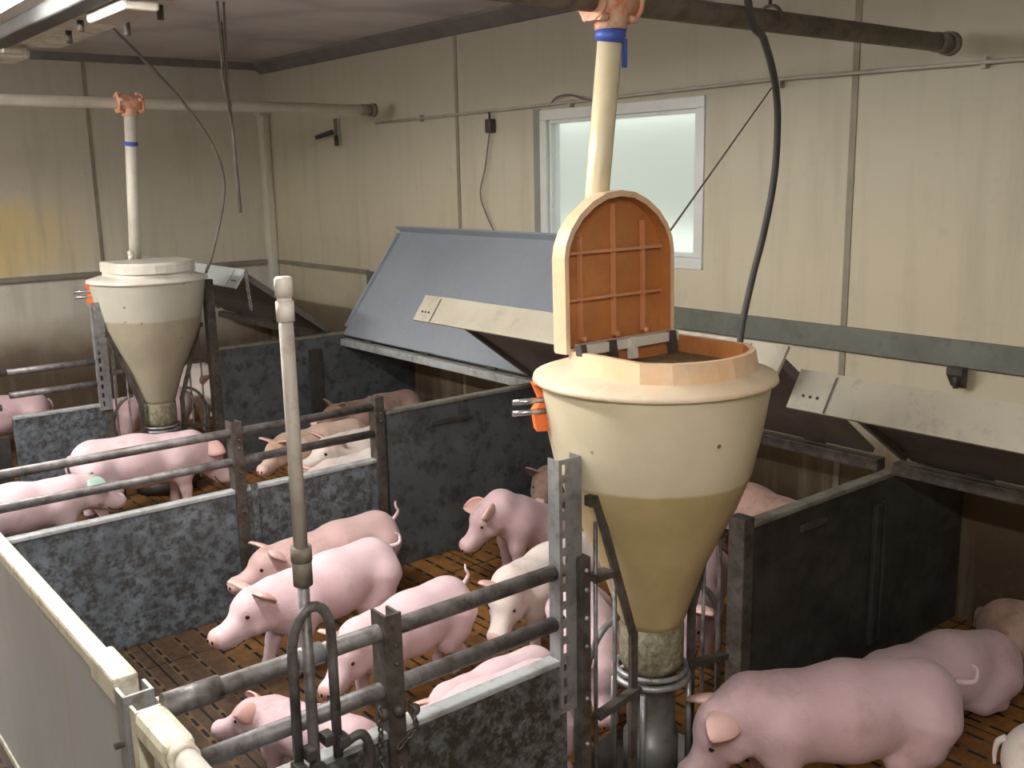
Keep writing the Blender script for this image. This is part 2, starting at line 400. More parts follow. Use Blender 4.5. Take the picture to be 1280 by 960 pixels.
def each(name, mat, parent, makers):
    for mk in makers:
        q = MB(); mk(q); q.build(name, mat, parent)
def thing(name, label, cat, loc, group=None):
    o = bpy.data.objects.new(name, None); COL.objects.link(o)
    o.location = loc; o.empty_display_size = 0.1
    o['_o'] = list(loc); o['label'] = label; o['category'] = cat
    if group: o['group'] = group
    return o
def tag(o, label, cat, group=None):
    o['label'] = label; o['category'] = cat
    if group: o['group'] = group
    return o
def struct(o): o['kind'] = 'structure'; return o
def spline(pts, n=10):
    P = [Vector(p) for p in pts]; P = [P[0] * 2 - P[1]] + P + [P[-1] * 2 - P[-2]]; out = []
    for i in range(1, len(P) - 2):
        for k in range(n):
            t = k / n
            out.append(0.5 * ((2 * P[i]) + (P[i + 1] - P[i - 1]) * t + (2 * P[i - 1] - 5 * P[i] + 4 * P[i + 1] - P[i + 2]) * t * t + (3 * P[i] - P[i - 1] - 3 * P[i + 1] + P[i + 2]) * t ** 3))
    out.append(P[-2]); return out

# ------------------------------------------------------------------ room shell
XW, YE, ZC = 4.2, 8.75, 3.02
XA = 0.63                      # aisle side of the pens
P1, P2, P3 = 2.08, 4.27, 6.46  # the three pen partitions
struct(MB().box(-1.6, XW + .2, -1.6, YE + .2, -0.1, 0.0).build('floor', M['floor']))
struct(MB().box(-1.6, XW + .2, -1.6, YE + .2, ZC, ZC + 0.1).build('ceiling', M['ceiling']))
# long wall with the window hole
wy0, wy1, wz0, wz1 = 3.575, 4.955, 1.475, 2.385
mb = MB()
mb.box(XW, XW + .2, -1.6, wy0, 0, ZC); mb.box(XW, XW + .2, wy1, YE + .2, 0, ZC)
mb.box(XW, XW + .2, wy0, wy1, 0, wz0); mb.box(XW, XW + .2, wy0, wy1, wz1, ZC)
for y in (5.78, 2.70, -0.4): mb.box(XW - .006, XW, y - .016, y + .016, 0, ZC, mi=1)
struct(mb.build('wall_right', [M['wall_side'], M['seam']]))
mb = MB().box(-1.6, XW, YE, YE + .2, 0, ZC)
for x in (2.64, -0.4): mb.box(x - .014, x + .014, YE - .006, YE, 0, ZC, mi=1)
struct(mb.build('wall_back', [M['wall_end'], M['seam']]))
struct(MB().box(-1.8, -1.6, -1.6, YE + .2, 0, ZC).build('wall_left', M['wall_side']))
struct(MB().box(-1.8, XW + .2, -1.8, -1.6, 0, ZC).build('wall_front', M['wall_side']))
struct(MB().prism([(0, 0), (0, -.09), (-.03, -.09), (-.12, -.02), (-.12, 0)], (XW, -1.6, ZC), (1, 0, 0), (0, 0, 1), (0, YE + 1.6, 0)).build('trim_1', M['tray_dark']))
struct(MB().box(-1.6, XW, YE - .05, YE, ZC - .06, ZC).build('trim_2', M['tray_dark']))

# grey-green board fixed along the long wall, thin ledge beyond it
mb = MB().box(XW - .03, XW, -1.6, 7.05, 1.145, 1.262, 0.004)
struct(mb.build('trim_3', M['beam_green']))
struct(MB().box(XW - .02, XW, 7.05, YE, 1.235, 1.27).box(-1.6, XW - .02, YE - .04, YE, 1.235, 1.275).build('trim_4', M['seam']))
mb = MB().prism([(0, 0), (-.05, 0), (-.05, -.03), (0, -.09)], (XW - .03, 2.07, 1.15), (1, 0, 0), (0, 0, 1), (0, .07, 0))
mb.tube([(XW - .06, 2.105, 1.13), (XW - .06, 2.105, 1.06)], .012, 8)
tag(mb.build('bracket', M['dark_metal'], loc=(XW - .03, 2.1, 1.12)), 'small black hook bracket under the long grey-green wall board at right', 'bracket')
# corner pipe box
mb = MB().box(XW - .09, XW, YE - .10, YE, 0, 2.62, 0.02); mb.box(XW - .12, XW, YE - .13, YE, 2.56, 2.62, .01)
struct(mb.build('trim_5', M['wall_end']))

# ---- window
mb = MB()
xr = XW + .055
def frame_ring(mb, y0, y1, z0, z1, w, x0, x1, bev=.004):
    mb.box(x0, x1, y0, y1, z1 - w, z1, bev); mb.box(x0, x1, y0, y1, z0, z0 + w, bev)
    mb.box(x0, x1, y0, y0 + w, z0 + w, z1 - w, bev); mb.box(x0, x1, y1 - w, y1, z0 + w, z1 - w, bev)
frame_ring(mb, wy0, wy1 - .055, wz0, wz1, .062, XW - .012, XW + .10)
frame_ring(mb, wy0 + .062, wy1 - .117, wz0 + .062, wz1 - .062, .02, XW + .012, XW + .09)
win = struct(mb.build('window_1', M['win_white']))
mb = MB().box(XW + .035, XW + .047, wy0 + .078, wy1 - .13, wz0 + .078, wz1 - .078)
mb.build('window_pane', M['glass'], win)
MB().box(XW - .004, XW + .14, wy1 - .055, wy1 + .012, wz0, wz1 + .01).build('window_reveal_shade', M['reveal_shade'], win)  # flush solid strip, its dark grey painting in the shade of the recess
# eave of the next building seen through the frosted pane
struct(MB().prism([(0, 0), (.5, 0), (.5, .9), (0, .9)], (6.4, -1, 1.55), (1, 0, 0), (0, 0, 1), (0, 10, 0)).build('trim_6', M['win_white']))

# ------------------------------------------------------------------ wall conduit, switch boxes, cords
mb = MB().tube([(XW - .03, 6.8, 2.405), (XW - .03, 5.3, 2.41), (XW - .03, 3.2, 2.425), (XW - .03, 1.9, 2.405), (XW - .03, -1.5, 2.39)], .009, 8)
for y in (6.2, 4.6, 3.1, 2.1): mb.box(XW - .035, XW, y - .012, y + .012, 2.385, 2.43)
tag(mb.build('conduit', M['pipe_taupe'], loc=(XW, 3.1, 2.4)), 'thin dusty conduit running along the upper long wall above the window', 'conduit')
t = thing('junction_box', 'small dark junction box on the long wall with a wire dangling', 'junction box', (XW - .02, 5.38, 2.33))
MB().box(XW - .05, XW, 5.35, 5.41, 2.27, 2.36, .008).tube([(XW - .03, 5.38, 2.36), (XW - .03, 5.38, 2.41)], .008, 6).build('housing', M['dark_metal'], t)
MB().tube(spline([(XW - .03, 5.385, 2.27), (XW - .03, 5.44, 2.05), (XW - .03, 5.50, 1.88), (XW - .03, 5.44, 1.74), (XW - .03, 5.32, 1.58)]), .005, 6).build('wire', M['cord'], t)
mb = MB().tube(spline([(XW - .03, 4.78, 2.405), (XW - .04, 4.70, 2.45), (XW - .04, 4.58, 2.455), (XW - .04, 4.45, 2.42), (XW - .03, 4.38, 2.415)]), .006, 6)
tag(mb.build('cable_loop', M['cord'], loc=(XW - .03, 4.6, 2.43)), 'little loop of dark cable above the top of the window frame', 'cable')
t = thing('wall_fitting', 'small double pipe fitting high on the long wall near the corner', 'pipe fitting', (XW - .03, 7.45, 2.36))
MB().tube([(XW - .04, 7.40, 2.47), (XW - .04, 7.40, 2.33)], .014, 8).build('stub', M['pipe_grey'], t)
MB().tube([(XW - .10, 7.62, 2.33), (XW - .04, 7.46, 2.37)], .018, 8).tube([(XW - .04, 7.40, 2.33), (XW - .05, 7.38, 2.26)], .02, 8).build('nozzle', M['dark_metal'], t)

def feed_line(y, x1, mat, label, start=-1.5, z=2.485):
    t = thing('feed_pipe', label, 'feed pipe', (x1 - 1, y, z))
    MB().tube([(start, y, z), (x1 - .03, y, z)], .036, 20).build('pipe', mat, t)
    mb = MB().tube([(x1 - .12, y, z), (x1 - .03, y, z)], .040, 20).tube([(x1 - .035, y, z), (x1, y, z)], .048, 20)
    mb.build('end_cap', M['pipe_grey'], t)
    for x in (1.0, 2.9):
        MB().tube([(x, y + .05 * math.cos(a), z + .05 * math.sin(a)) for a in [math.pi * k / 8 for k in range(9)]], .006, 6).tube([(x, y, z + .05), (x, y, ZC)], .006, 6).build('hanger', M['post'], t)
    return t
feed_line(2.20, 4.09, M['pipe_grey'], 'dusty brown-grey overhead feed pipe ending at right of window')
feed_line(6.59, 4.04, M['pipe_white'], 'white overhead feed pipe along the end wall above far hopper')

def sag(a, b_, r, name, mat, label, cat='cable', mid=None, loc=None):
    pts = spline([a] + (mid or []) + [b_], 12)
    return tag(MB().tube(pts, r, 10).build(name, mat, loc=loc or a), label, cat)
# black hose to the near hopper, grey one to the far hopper
sag((2.26, 1.85, 3.0), (2.69, 2.13, .84), .0115, 'black_hose', M['rubber'], 'thick black hose curving down to the back of the near hopper', 'hose',
    [(2.403, 1.90, 2.468), (2.546, 1.95, 2.375), (2.669, 2.0, 2.27), (2.759, 2.05, 2.154), (2.792, 2.08, 1.978), (2.786, 2.11, 1.795), (2.768, 2.14, 1.634), (2.74, 2.16, 1.43), (2.705, 2.14, 1.15)])
sag((2.023, 6.10, 2.862), (2.60, 6.46, 1.40), .010, 'grey_hose', M['cord'], 'dark hose arching from ceiling tray to the far hopper', 'hose',
    [(2.291, 6.2, 2.642), (2.532, 6.3, 2.412), (2.69, 6.35, 2.179), (2.749, 6.4, 1.976), (2.718, 6.42, 1.77), (2.65, 6.45, 1.52)])
sag((XW - .04, 3.12, 2.40), (2.455, 2.24, 1.80), .0035, 'pull_cord', M['cord'], 'thin string stretched from wall conduit to the open hopper cover', 'string')
t = thing('hanging_cord', 'pair of dark cords hanging straight from the ceiling near the corner', 'cord', (2.72, 6.0, 3.0))
MB().tube([(2.56, 5.86, ZC), (2.61, 5.97, 2.60), (2.66, 6.0, 2.30)], .008, 8).build('upper_cord', M['pipe_grey'], t)
MB().tube([(2.60, 5.86, ZC), (2.64, 5.98, 2.55), (2.66, 6.0, 2.31), (2.67, 6.0, 1.80)], [.007, .007, .010, .012], 8).build('lower_cord', M['cord'], t)

# ------------------------------------------------------------------ overhead lamps and tray
def lamp_fitting(x, y0, y1, z, label, power):
    t = thing('fluorescent_lamp', label, 'lamp', (x, (y0 + y1) / 2, z), 'fluorescent lamps')
    MB().box(x - .06, x + .06, y0, y1, z + .03, z + .09, .01).build('housing', M['tin'], t)
    MB().tube([(x, y0 + .02, z + .012), (x, y1 - .02, z + .012)], .028, 14).build('tube', M['lit'], t)
    MB().box(x - .05, x + .05, y1 - .03, y1 + .01, z - .02, z + .04, .006).build('end_cap', M['tin'], t)
    for yy in (y0 + .2, y1 - .2): MB().tube([(x, yy, z + .09), (x, yy, ZC)], .005, 6).build('suspension_rod', M['post'], t)
    ld = bpy.data.lights.new('lamp_light', 'AREA'); ld.shape = 'RECTANGLE'
    ld.size = 0.14; ld.size_y = (y1 - y0) * 0.96; ld.energy = power; ld.color = LAMP_COL
    lo = bpy.data.objects.new('lamp_light', ld); COL.objects.link(lo)
    lo.parent = t; lo.location = (0, 0, -0.03)
    return t
lamp_fitting(.93, 2.55, 4.22, 2.60, 'glowing fluorescent lamp at top left under the ceiling', LAMP_W)
lamp_fitting(.15, -0.75, 0.85, 2.60, 'fluorescent lamp over the aisle nearest the viewer', LAMP_W)
lamp_fitting(-.35, 5.2, 6.8, 2.60, 'fluorescent lamp over the far end of the aisle', LAMP_W * 3.2)

t = thing('ceiling_tray', 'dusty cream cable tray hanging under the ceiling at top left', 'cable tray', (1.35, 4.4, 2.62))
MB().prism([(-.10, 0), (.10, 0), (.13, .05), (.115, .05), (.09, .015), (-.09, .015), (-.115, .05), (-.13, .05)], (1.36, 3.0, 2.62), (1, 0, 0), (0, 0, 1), (0, 2.15, 0)).build('channel', M['tin'], t)
MB().box(1.12, 1.22, 3.0, 5.3, 2.60, 2.66, .01).build('side_rail', M['rubber'], t)
MB().box(1.235, 1.365, 3.60, 4.0, 2.575, 2.62, .012).build('ballast_box', M['pipe_taupe'], t)
for (xx, yy, hh) in ((1.33, 4.55, .03), (1.40, 4.05, .05), (1.29, 4.25, .02), (1.42, 3.75, .03)):
    MB().tube([(xx, yy, 2.625), (xx, yy, 2.60 - hh)], .013, 8).build('cable_gland', M['dark_metal'], t)
for yy in (3.3, 4.9):
    MB().tube([(1.36, yy, 2.63), (1.36, yy, ZC)], .006, 6).build('suspension_rod', M['post'], t)
mb = MB().box(1.17, 1.33, 5.15, 5.42, 2.565, 2.62, .02).box(1.20, 1.30, 5.10, 5.20, 2.58, 2.66, .01).tube([(1.25, 5.3, 2.61), (1.25, 5.3, ZC)], .006, 6)
tag(mb.build('tray_end_box', M['tin'], loc=(1.25, 5.3, 2.6)), 'pale box with slanted end at far end of the ceiling tray', 'box')

# ------------------------------------------------------------------ aisle barrier
t = thing('aisle_barrier', 'long pale grey aisle panel with cream top rail, beside the left pens', 'barrier', (XA, 5, 0))
MB().box(XA - .018, XA + .018, 2.235, YE - .1, 0.02, .83, .003).build('panel', M['pvc_grey'], t)
mb = MB().box(XA - .024, XA + .024, 2.30, YE - .1, .825, .872, .010).box(XA - .03, XA + .03, 2.235, 2.42, .815, .884, .008)
mb.build('top_rail', M['cap_cream'], t)
MB().box(XA - .024, XA + .024, 2.235, YE - .1, 0.0, .03, .004).build('bottom_rail', M['cap_cream'], t)
t = thing('gate_post', 'galvanised channel post where the aisle panels meet', 'post', (XA, 2.18, 0))
MB().prism([(-.035, -.03), (.035, -.03), (.035, .03), (.027, .03), (.027, -.022), (-.027, -.022), (-.027, .03), (-.035, .03)], (XA, 2.18, 0), (1, 0, 0), (0, 1, 0), (0, 0, .875)).build('channel', M['galv'], t)
MB().prism([(-.033, -.02), (.033, -.02), (.033, .02), (.026, .02), (.026, -.013), (-.026, -.013), (-.026, .02), (-.033, .02)], (XA + .005, 2.115, 0), (1, 0, 0), (0, 1, 0), (0, 0, .86)).build('inner_channel', M['cap_cream'], t)
for z in (.2, .4, .6, .75): MB().tube([(XA - .055, 2.18, z), (XA + .045, 2.18, z)], .008, 8).build('bolt', M['post'], t)
t = thing('near_aisle_gate', 'cream aisle gate with round white top pipe at the bottom left', 'gate', (XA, 1.3, 0))
MB().box(XA - .015, XA + .015, 0.3, 2.04, 0.03, .80, .003).build('panel', M['pvc_grey'], t)
MB().tube([(XA, 2.02, .838), (XA, .3, .838)], .027, 18).build('top_pipe', M['pipe_white'], t)
MB().box(XA - .036, XA + .036, 1.90, 2.09, .80, .872, .02).tube([(XA, 1.88, .838), (XA, 1.91, .838)], .033, 18).build('pipe_sleeve', M['cap_cream'], t)

# ------------------------------------------------------------------ partitions
def slotted_post(x, y, h, w, mat, name='post', z0=0.0, parent=None):
    """channel post with a row of real slots"""
    mb = MB(); p = 0.055; d = .024
    z = z0
    mb.box(x - w / 2, x - w / 2 + .012, y - d, y - d + .004, z0, h); mb.box(x - w / 2 + .026, x + w / 2, y - d, y - d + .004, z0, h)
    k = int((h - z0) / p)
    for i in range(k + 1):
        a = z0 + i * p; mb.box(x - w / 2 + .012, x - w / 2 + .026, y - d, y - d + .004, a, min(a + p * .45, h))
    mb.box(x - w / 2, x - w / 2 + .004, y - d + .004, y + d, z0, h); mb.box(x + w / 2 - .004, x + w / 2, y - d + .004, y + d, z0, h)
    return mb.build(name, mat, parent)

def rail_partition(y, x0, x1, zt, hi, lo, solid_mat, edge_mat, label, posts, rr=.023, rmat=None, z2=None):
    t = thing('rail_partition', label, 'pen partition', ((x0 + x1) / 2, y, 0), 'railed partitions between the pens')
    MB().box(x0, x1, y - .02, y + .02, 0.0, zt - .012, .003).build('board', solid_mat, t)
    MB().box(x0, x1, y - .025, y + .025, zt - .014, zt + .006, .005).build('board_edge', edge_mat, t)
    for z in (hi, lo):
        MB().tube([(x0, y, z), (x1, y, z)], rr, 18).build('rail', rmat or M['rail'], t)
    for x in posts:
        mb = MB().box(x - .026, x + .026, y - .036, y - .026, 0, hi + .055, .003).box(x - .026, x - .018, y - .03, y + .03, 0, hi + .055).box(x + .018, x + .026, y - .03, y + .03, 0, hi + .05)
        for z in (hi - .03, (hi + lo) / 2, lo - .05, zt - .1): mb.sphere((x + .004, y - .038, z), .007, 8)
        mb.build('post', M['post'], t)
    return t

# partition 1 (nearest)
t1 = rail_partition(P1, XA + .035, 1.84, .585, .862, .70, M['panel_front'], M['edge_grey'], 'nearest pen partition with two steel rails over a fouled board', [1.238])
MB().tube([(XA + .03, P1, .862), (XA + .16, P1, .862)], .029, 18).build('rail_sleeve', M['rail'], t1)
for (dx, z) in ((.0, .655), (.045, .64), (-.05, .66)): MB().sphere((1.238 + dx, P1 - .045, z), .017, 10).build('bolt', M['post'], t1)
t = thing('slotted_post', 'tall galvanised slotted post left of the near hopper', 'post', (1.85, P1, 0))
mb = MB(); x = 1.852; y = P1 - .005
slotted_post(x, y, 1.205, .088, M['galv'], 'channel', .42, t)
MB().box(1.872, 1.912, P1 - .05, P1 - .012, 0, .90, .004).build('lower_post', M['post'], t)
for z in (.86, .80, .71, .62, .45, .3): MB().sphere((1.892, P1 - .052, z), .008, 8).build('bolt', M['galv'], t)

def chain(mb, pts, r=.0045, L=.022):
    P = [Vector(p) for p in pts]
    for i in range(len(P) - 1):
        a, b_ = P[i], P[i + 1]; n = max(1, int((b_ - a).length / (L * .72)))
        for k in range(n):
            c = a.lerp(b_, (k + .5) / n); t = (b_ - a).normalized()
            s = t.cross(Vector((1, .3, 0))).normalized() if k % 2 else t.cross(Vector((.3, -1, 0))).normalized()
            mb.tube([c + t * math.cos(q) * L * .5 + s * math.sin(q) * L * .3 for q in [2 * math.pi * j / 8 for j in range(8)]], r * .7, 5, closed=True)
t = thing('latch_chain', 'rusty chain hanging down the post of the nearest partition', 'chain', (1.20, P1 - .05, .6))
mb = MB(); chain(mb, [(1.175, P1 - .055, .69), (1.17, P1 - .06, .52)]); mb.build('chain_strand', M['post'], t)
mb = MB(); chain(mb, [(1.26, P1 - .055, .68), (1.28, P1 - .06, .60), (1.22, P1 - .06, .56)]); mb.build('chain_strand', M['post'], t)

# partition 2
t2 = rail_partition(P2, XA + .035, 2.56, .60, .872, .735, M['panel_blue'], M['edge_grey'], 'middle pen partition, mottled blue-grey board under two rails', [1.79, 2.545], rr=.020, rmat=M['rail'])
MB().box(1.84, 1.87, P2 - .04, P2 - .02, .0, .62, .003).build('stiffener', M['panel_blue'], t2)
# partition 3
t3 = rail_partition(P3, 1.33, 1.90, .63, .905, .765, M['panel_blue'], M['edge_grey'], 'far pen partition with two rails left of the far hopper', [1.885], rr=.020)
t = thing('slotted_post', 'tall slotted post left of the far hopper', 'post', (1.87, P3, 0))
slotted_post(1.87, P3 - .03, 1.28, .07, M['galv'], 'channel', .6, t)
t = thing('rail_gate', 'open rail gate beyond the far partition next to the aisle', 'gate', (1.0, P3, 0))
MB().tube([(XA + .03, P3, .905), (1.33, P3, .905)], .02, 14).build('rail', M['rail'], t)
MB().tube([(XA + .03, P3, .70), (1.28, P3, .70)], .02, 14).build('rail', M['rail'], t)
MB().box(XA + .03, 1.30, P3 - .012, P3 + .012, .02, .52, .003).build('board', M['panel_dark'], t)

# solid high panels under the lids
def high_panel(y, x0, x1, h, mat, label, slot=None, top=None):
    t = thing('solid_partition', label, 'pen partition', (x0, y, 0), 'tall solid partitions under the lids')
    MB().box(x0, x1, y - .02, y + .02, 0, h - .014, .003).build('board', mat, t)
    MB().box(x0, x1, y - .026, y + .026, h - .016, h + .004, .005).build('board_edge', top or M['edge_dark'], t)
    if slot: 
        MB().box(slot[0], slot[1], y - .034, y - .02, h - slot[2] - .03, h - slot[2], .004).build('grip_slot', M['dark_metal'], t)
    return t
hp1 = high_panel(P1, 2.66, XW - .002, .80, M['panel_dark'], 'tall dark board partition right of the near hopper', (2.98, 3.14, .07))
MB().box(3.46, 3.50, P1 - .045, P1 - .02, 0.1, .70, .006).box(3.53, 3.55, P1 - .04, P1 - .02, 0.1, .70, .004).build('stiffener', M['panel_dark'], hp1)
MB().box(2.645, 2.70, P1 - .035, P1 + .035, 0, .83, .004).build('post', M['post'], hp1)
hp2 = high_panel(P2, 2.59, XW - .002, .84, M['panel_slate'], 'tall slate grey board partition behind the pigs, left of near hopper', (2.85, 3.10, .09))
hp3 = high_panel(P3, 2.60, XW - .002, .895, M['panel_slate'], 'tall slate board partition right of the far hopper', None)
MB().box(3.30, 3.40, P3 - .04, P3 - .02, 0.1, .80, .004).build('stiffener', M['panel_dark'], hp3)
MB().box(2.575, 2.635, P3 - .03, P3 + .03, 0, 1.36, .004).build('post', M['post'], hp3)

# ------------------------------------------------------------------ hinged lids over the lying areas
XH, ZH = 3.60, .875
def hinge_rail(y0, y1, mat, label):
    t = thing('hinge_rail', label, 'rail', (XH, (y0 + y1) / 2, .85), 'hinge rails of the lids')
    MB().box(XH - .035, XH + .025, y0, y1, .80, .852, .006).build('rail_body', mat, t)
    return t
def lid(y0, y1, ang, plate_mat, lip_mat, label, L=.87, lip=.135, over=.075):
    """hinged board; ang = opening angle from level"""
    t = thing('hinged_lid', label, 'lid', (XH, (y0 + y1) / 2, ZH), 'hinged lids over the lying areas')
    a = math.radians(ang)
    d = Vector((-math.cos(a), 0, math.sin(a))); n = Vector((-math.sin(a), 0, -math.cos(a)))   # n: underside normal
    H = Vector((XH, 0, ZH)); T = H + d * L
    mb = MB()
    def slab(mb, p, q, w, ya, yb, th):
        tt = (q - p).normalized(); nn = Vector((-tt.z, 0, tt.x)) * th / 2
        pts = [(p - nn), (q - nn), (q + nn), (p + nn)]
        vs_ = [(c.x, ya, c.z) for c in pts] + [(c.x, yb, c.z) for c in pts]
        mb.add(vs_, [(0, 1, 2, 3), (7, 6, 5, 4), (0, 4, 5, 1), (1, 5, 6, 2), (2, 6, 7, 3), (3, 7, 4, 0)])
    slab(mb, H, T, 0, y0 + over, y1 - over, .022); mb.build('board', plate_mat, t)
    mb = MB(); slab(mb, T - n * .012, T + n * lip, 0, y0, y1, .014); mb.build('front_lip', lip_mat, t)
    # end pieces of the lip with bolts, and the two joint lines
    for s in (0, 1):
        ye = y0 + .15 if s == 0 else y1 - .15
        mb = MB(); o = -d * 0; nn = d * .010
        p = T + n * (lip - .002) + nn; q = T + nn
        mb.add([(p.x, ye - .004, p.z), (q.x, ye - .004, q.z), (q.x, ye + .004, q.z), (p.x, ye + .004, p.z)], [(0, 1, 2, 3)])
        mb.build('joint_strip', M['post'], t)
        for k in range(3):
            c = T + n * (lip * .62) + d * .009
            MB().sphere((c.x, (y0 if s == 0 else y1) + (-1 if s else 1) * (.05 + .028 * k), c.z), .006, 8).build('bolt', M['post'], t)
    for yy in (y0 + over, y1 - over):
        mb = MB(); p = H + d * .06 + n * .022; q = T - d * .03 + n * .022
        mb.bar((p.x, yy, p.z), (q.x, yy, q.z), .022, .022); mb.build('side_rib', plate_mat, t)
    for yy in (y0 + .35, (y0 + y1) / 2, y1 - .35): MB().tube([(XH, yy - .05, ZH - .004), (XH, yy + .05, ZH - .004)], .014, 8).build('hinge', M['post'], t)
    return t
lid(.0, 2.055, 33, M['lid_dark'], M['lip_cream'], 'raised lid at right edge with dusty cream front lip', L=.78)
lid(2.075, 4.31, 36, M['lid_dark'], M['lip_cream'], 'raised lid behind the near hopper, cream lip and dark underside')
lid(4.33, 6.44, 127, M['lid_blue'], M['lid_blue'], 'blue-grey lid flipped fully open against the long wall', L=.90, lip=.075, over=.0)
lid(6.50, 8.62, 36, M['lid_dark'], M['lip_pale'], 'raised lid beyond the far hopper with pale blue lip')
_c = MB(); chain(_c, [(2.90, 6.50, 1.40), (2.90, 6.49, 1.28), (2.915, 6.49, 1.12)], .008, .034)
tag(_c.build('chain', M['galv'], loc=(2.90, 6.50, 1.4)), 'pale chain hanging from the lip corner of the lid beyond the far hopper', 'chain')
hinge_rail(-.2, P1 - .03, M['post'], 'dark hinge rail under the right edge lid')
hinge_rail(P1 + .03, P2 - .03, M['post'], 'dark hinge rail of the lid behind near hopper')
hinge_rail(P2 - .02, P3 + .02, M['edge_grey'], 'pale grey hinge rail along the foot of the blue-grey lid')
hinge_rail(P3 + .03, YE - .1, M['post'], 'dark hinge rail of the lid by the end wall')

# ------------------------------------------------------------------ feeders
def tomb(w, L):
    """cover outline: straight hinge side, straight flanks, pointed arch; u across, v away from the hinge"""
    h_ = [(.5, 0), (.5, .60), (.485, .68), (.44, .77), (.36, .86), (.25, .935), (.13, .985), (0, 1.0)]
    return [(-w / 2, 0)] + [(w * a_, L * b_) for a_, b_ in h_] + [(-w * a_, L * b_) for a_, b_ in h_[1:-1][::-1]]
def octo(w, L):
    out = []
    C = [(-.5, 0), (.5, 0), (.5, .66), (.27, .985), (-.27, .985), (-.5, .66)]
    for i in range(len(C)):
        p, q = C[i], C[(i + 1) % len(C)]
        for k in range(4): out.append((w * (p[0] + (q[0] - p[0]) * k / 4), L * (p[1] + (q[1] - p[1]) * k / 4)))
    return out

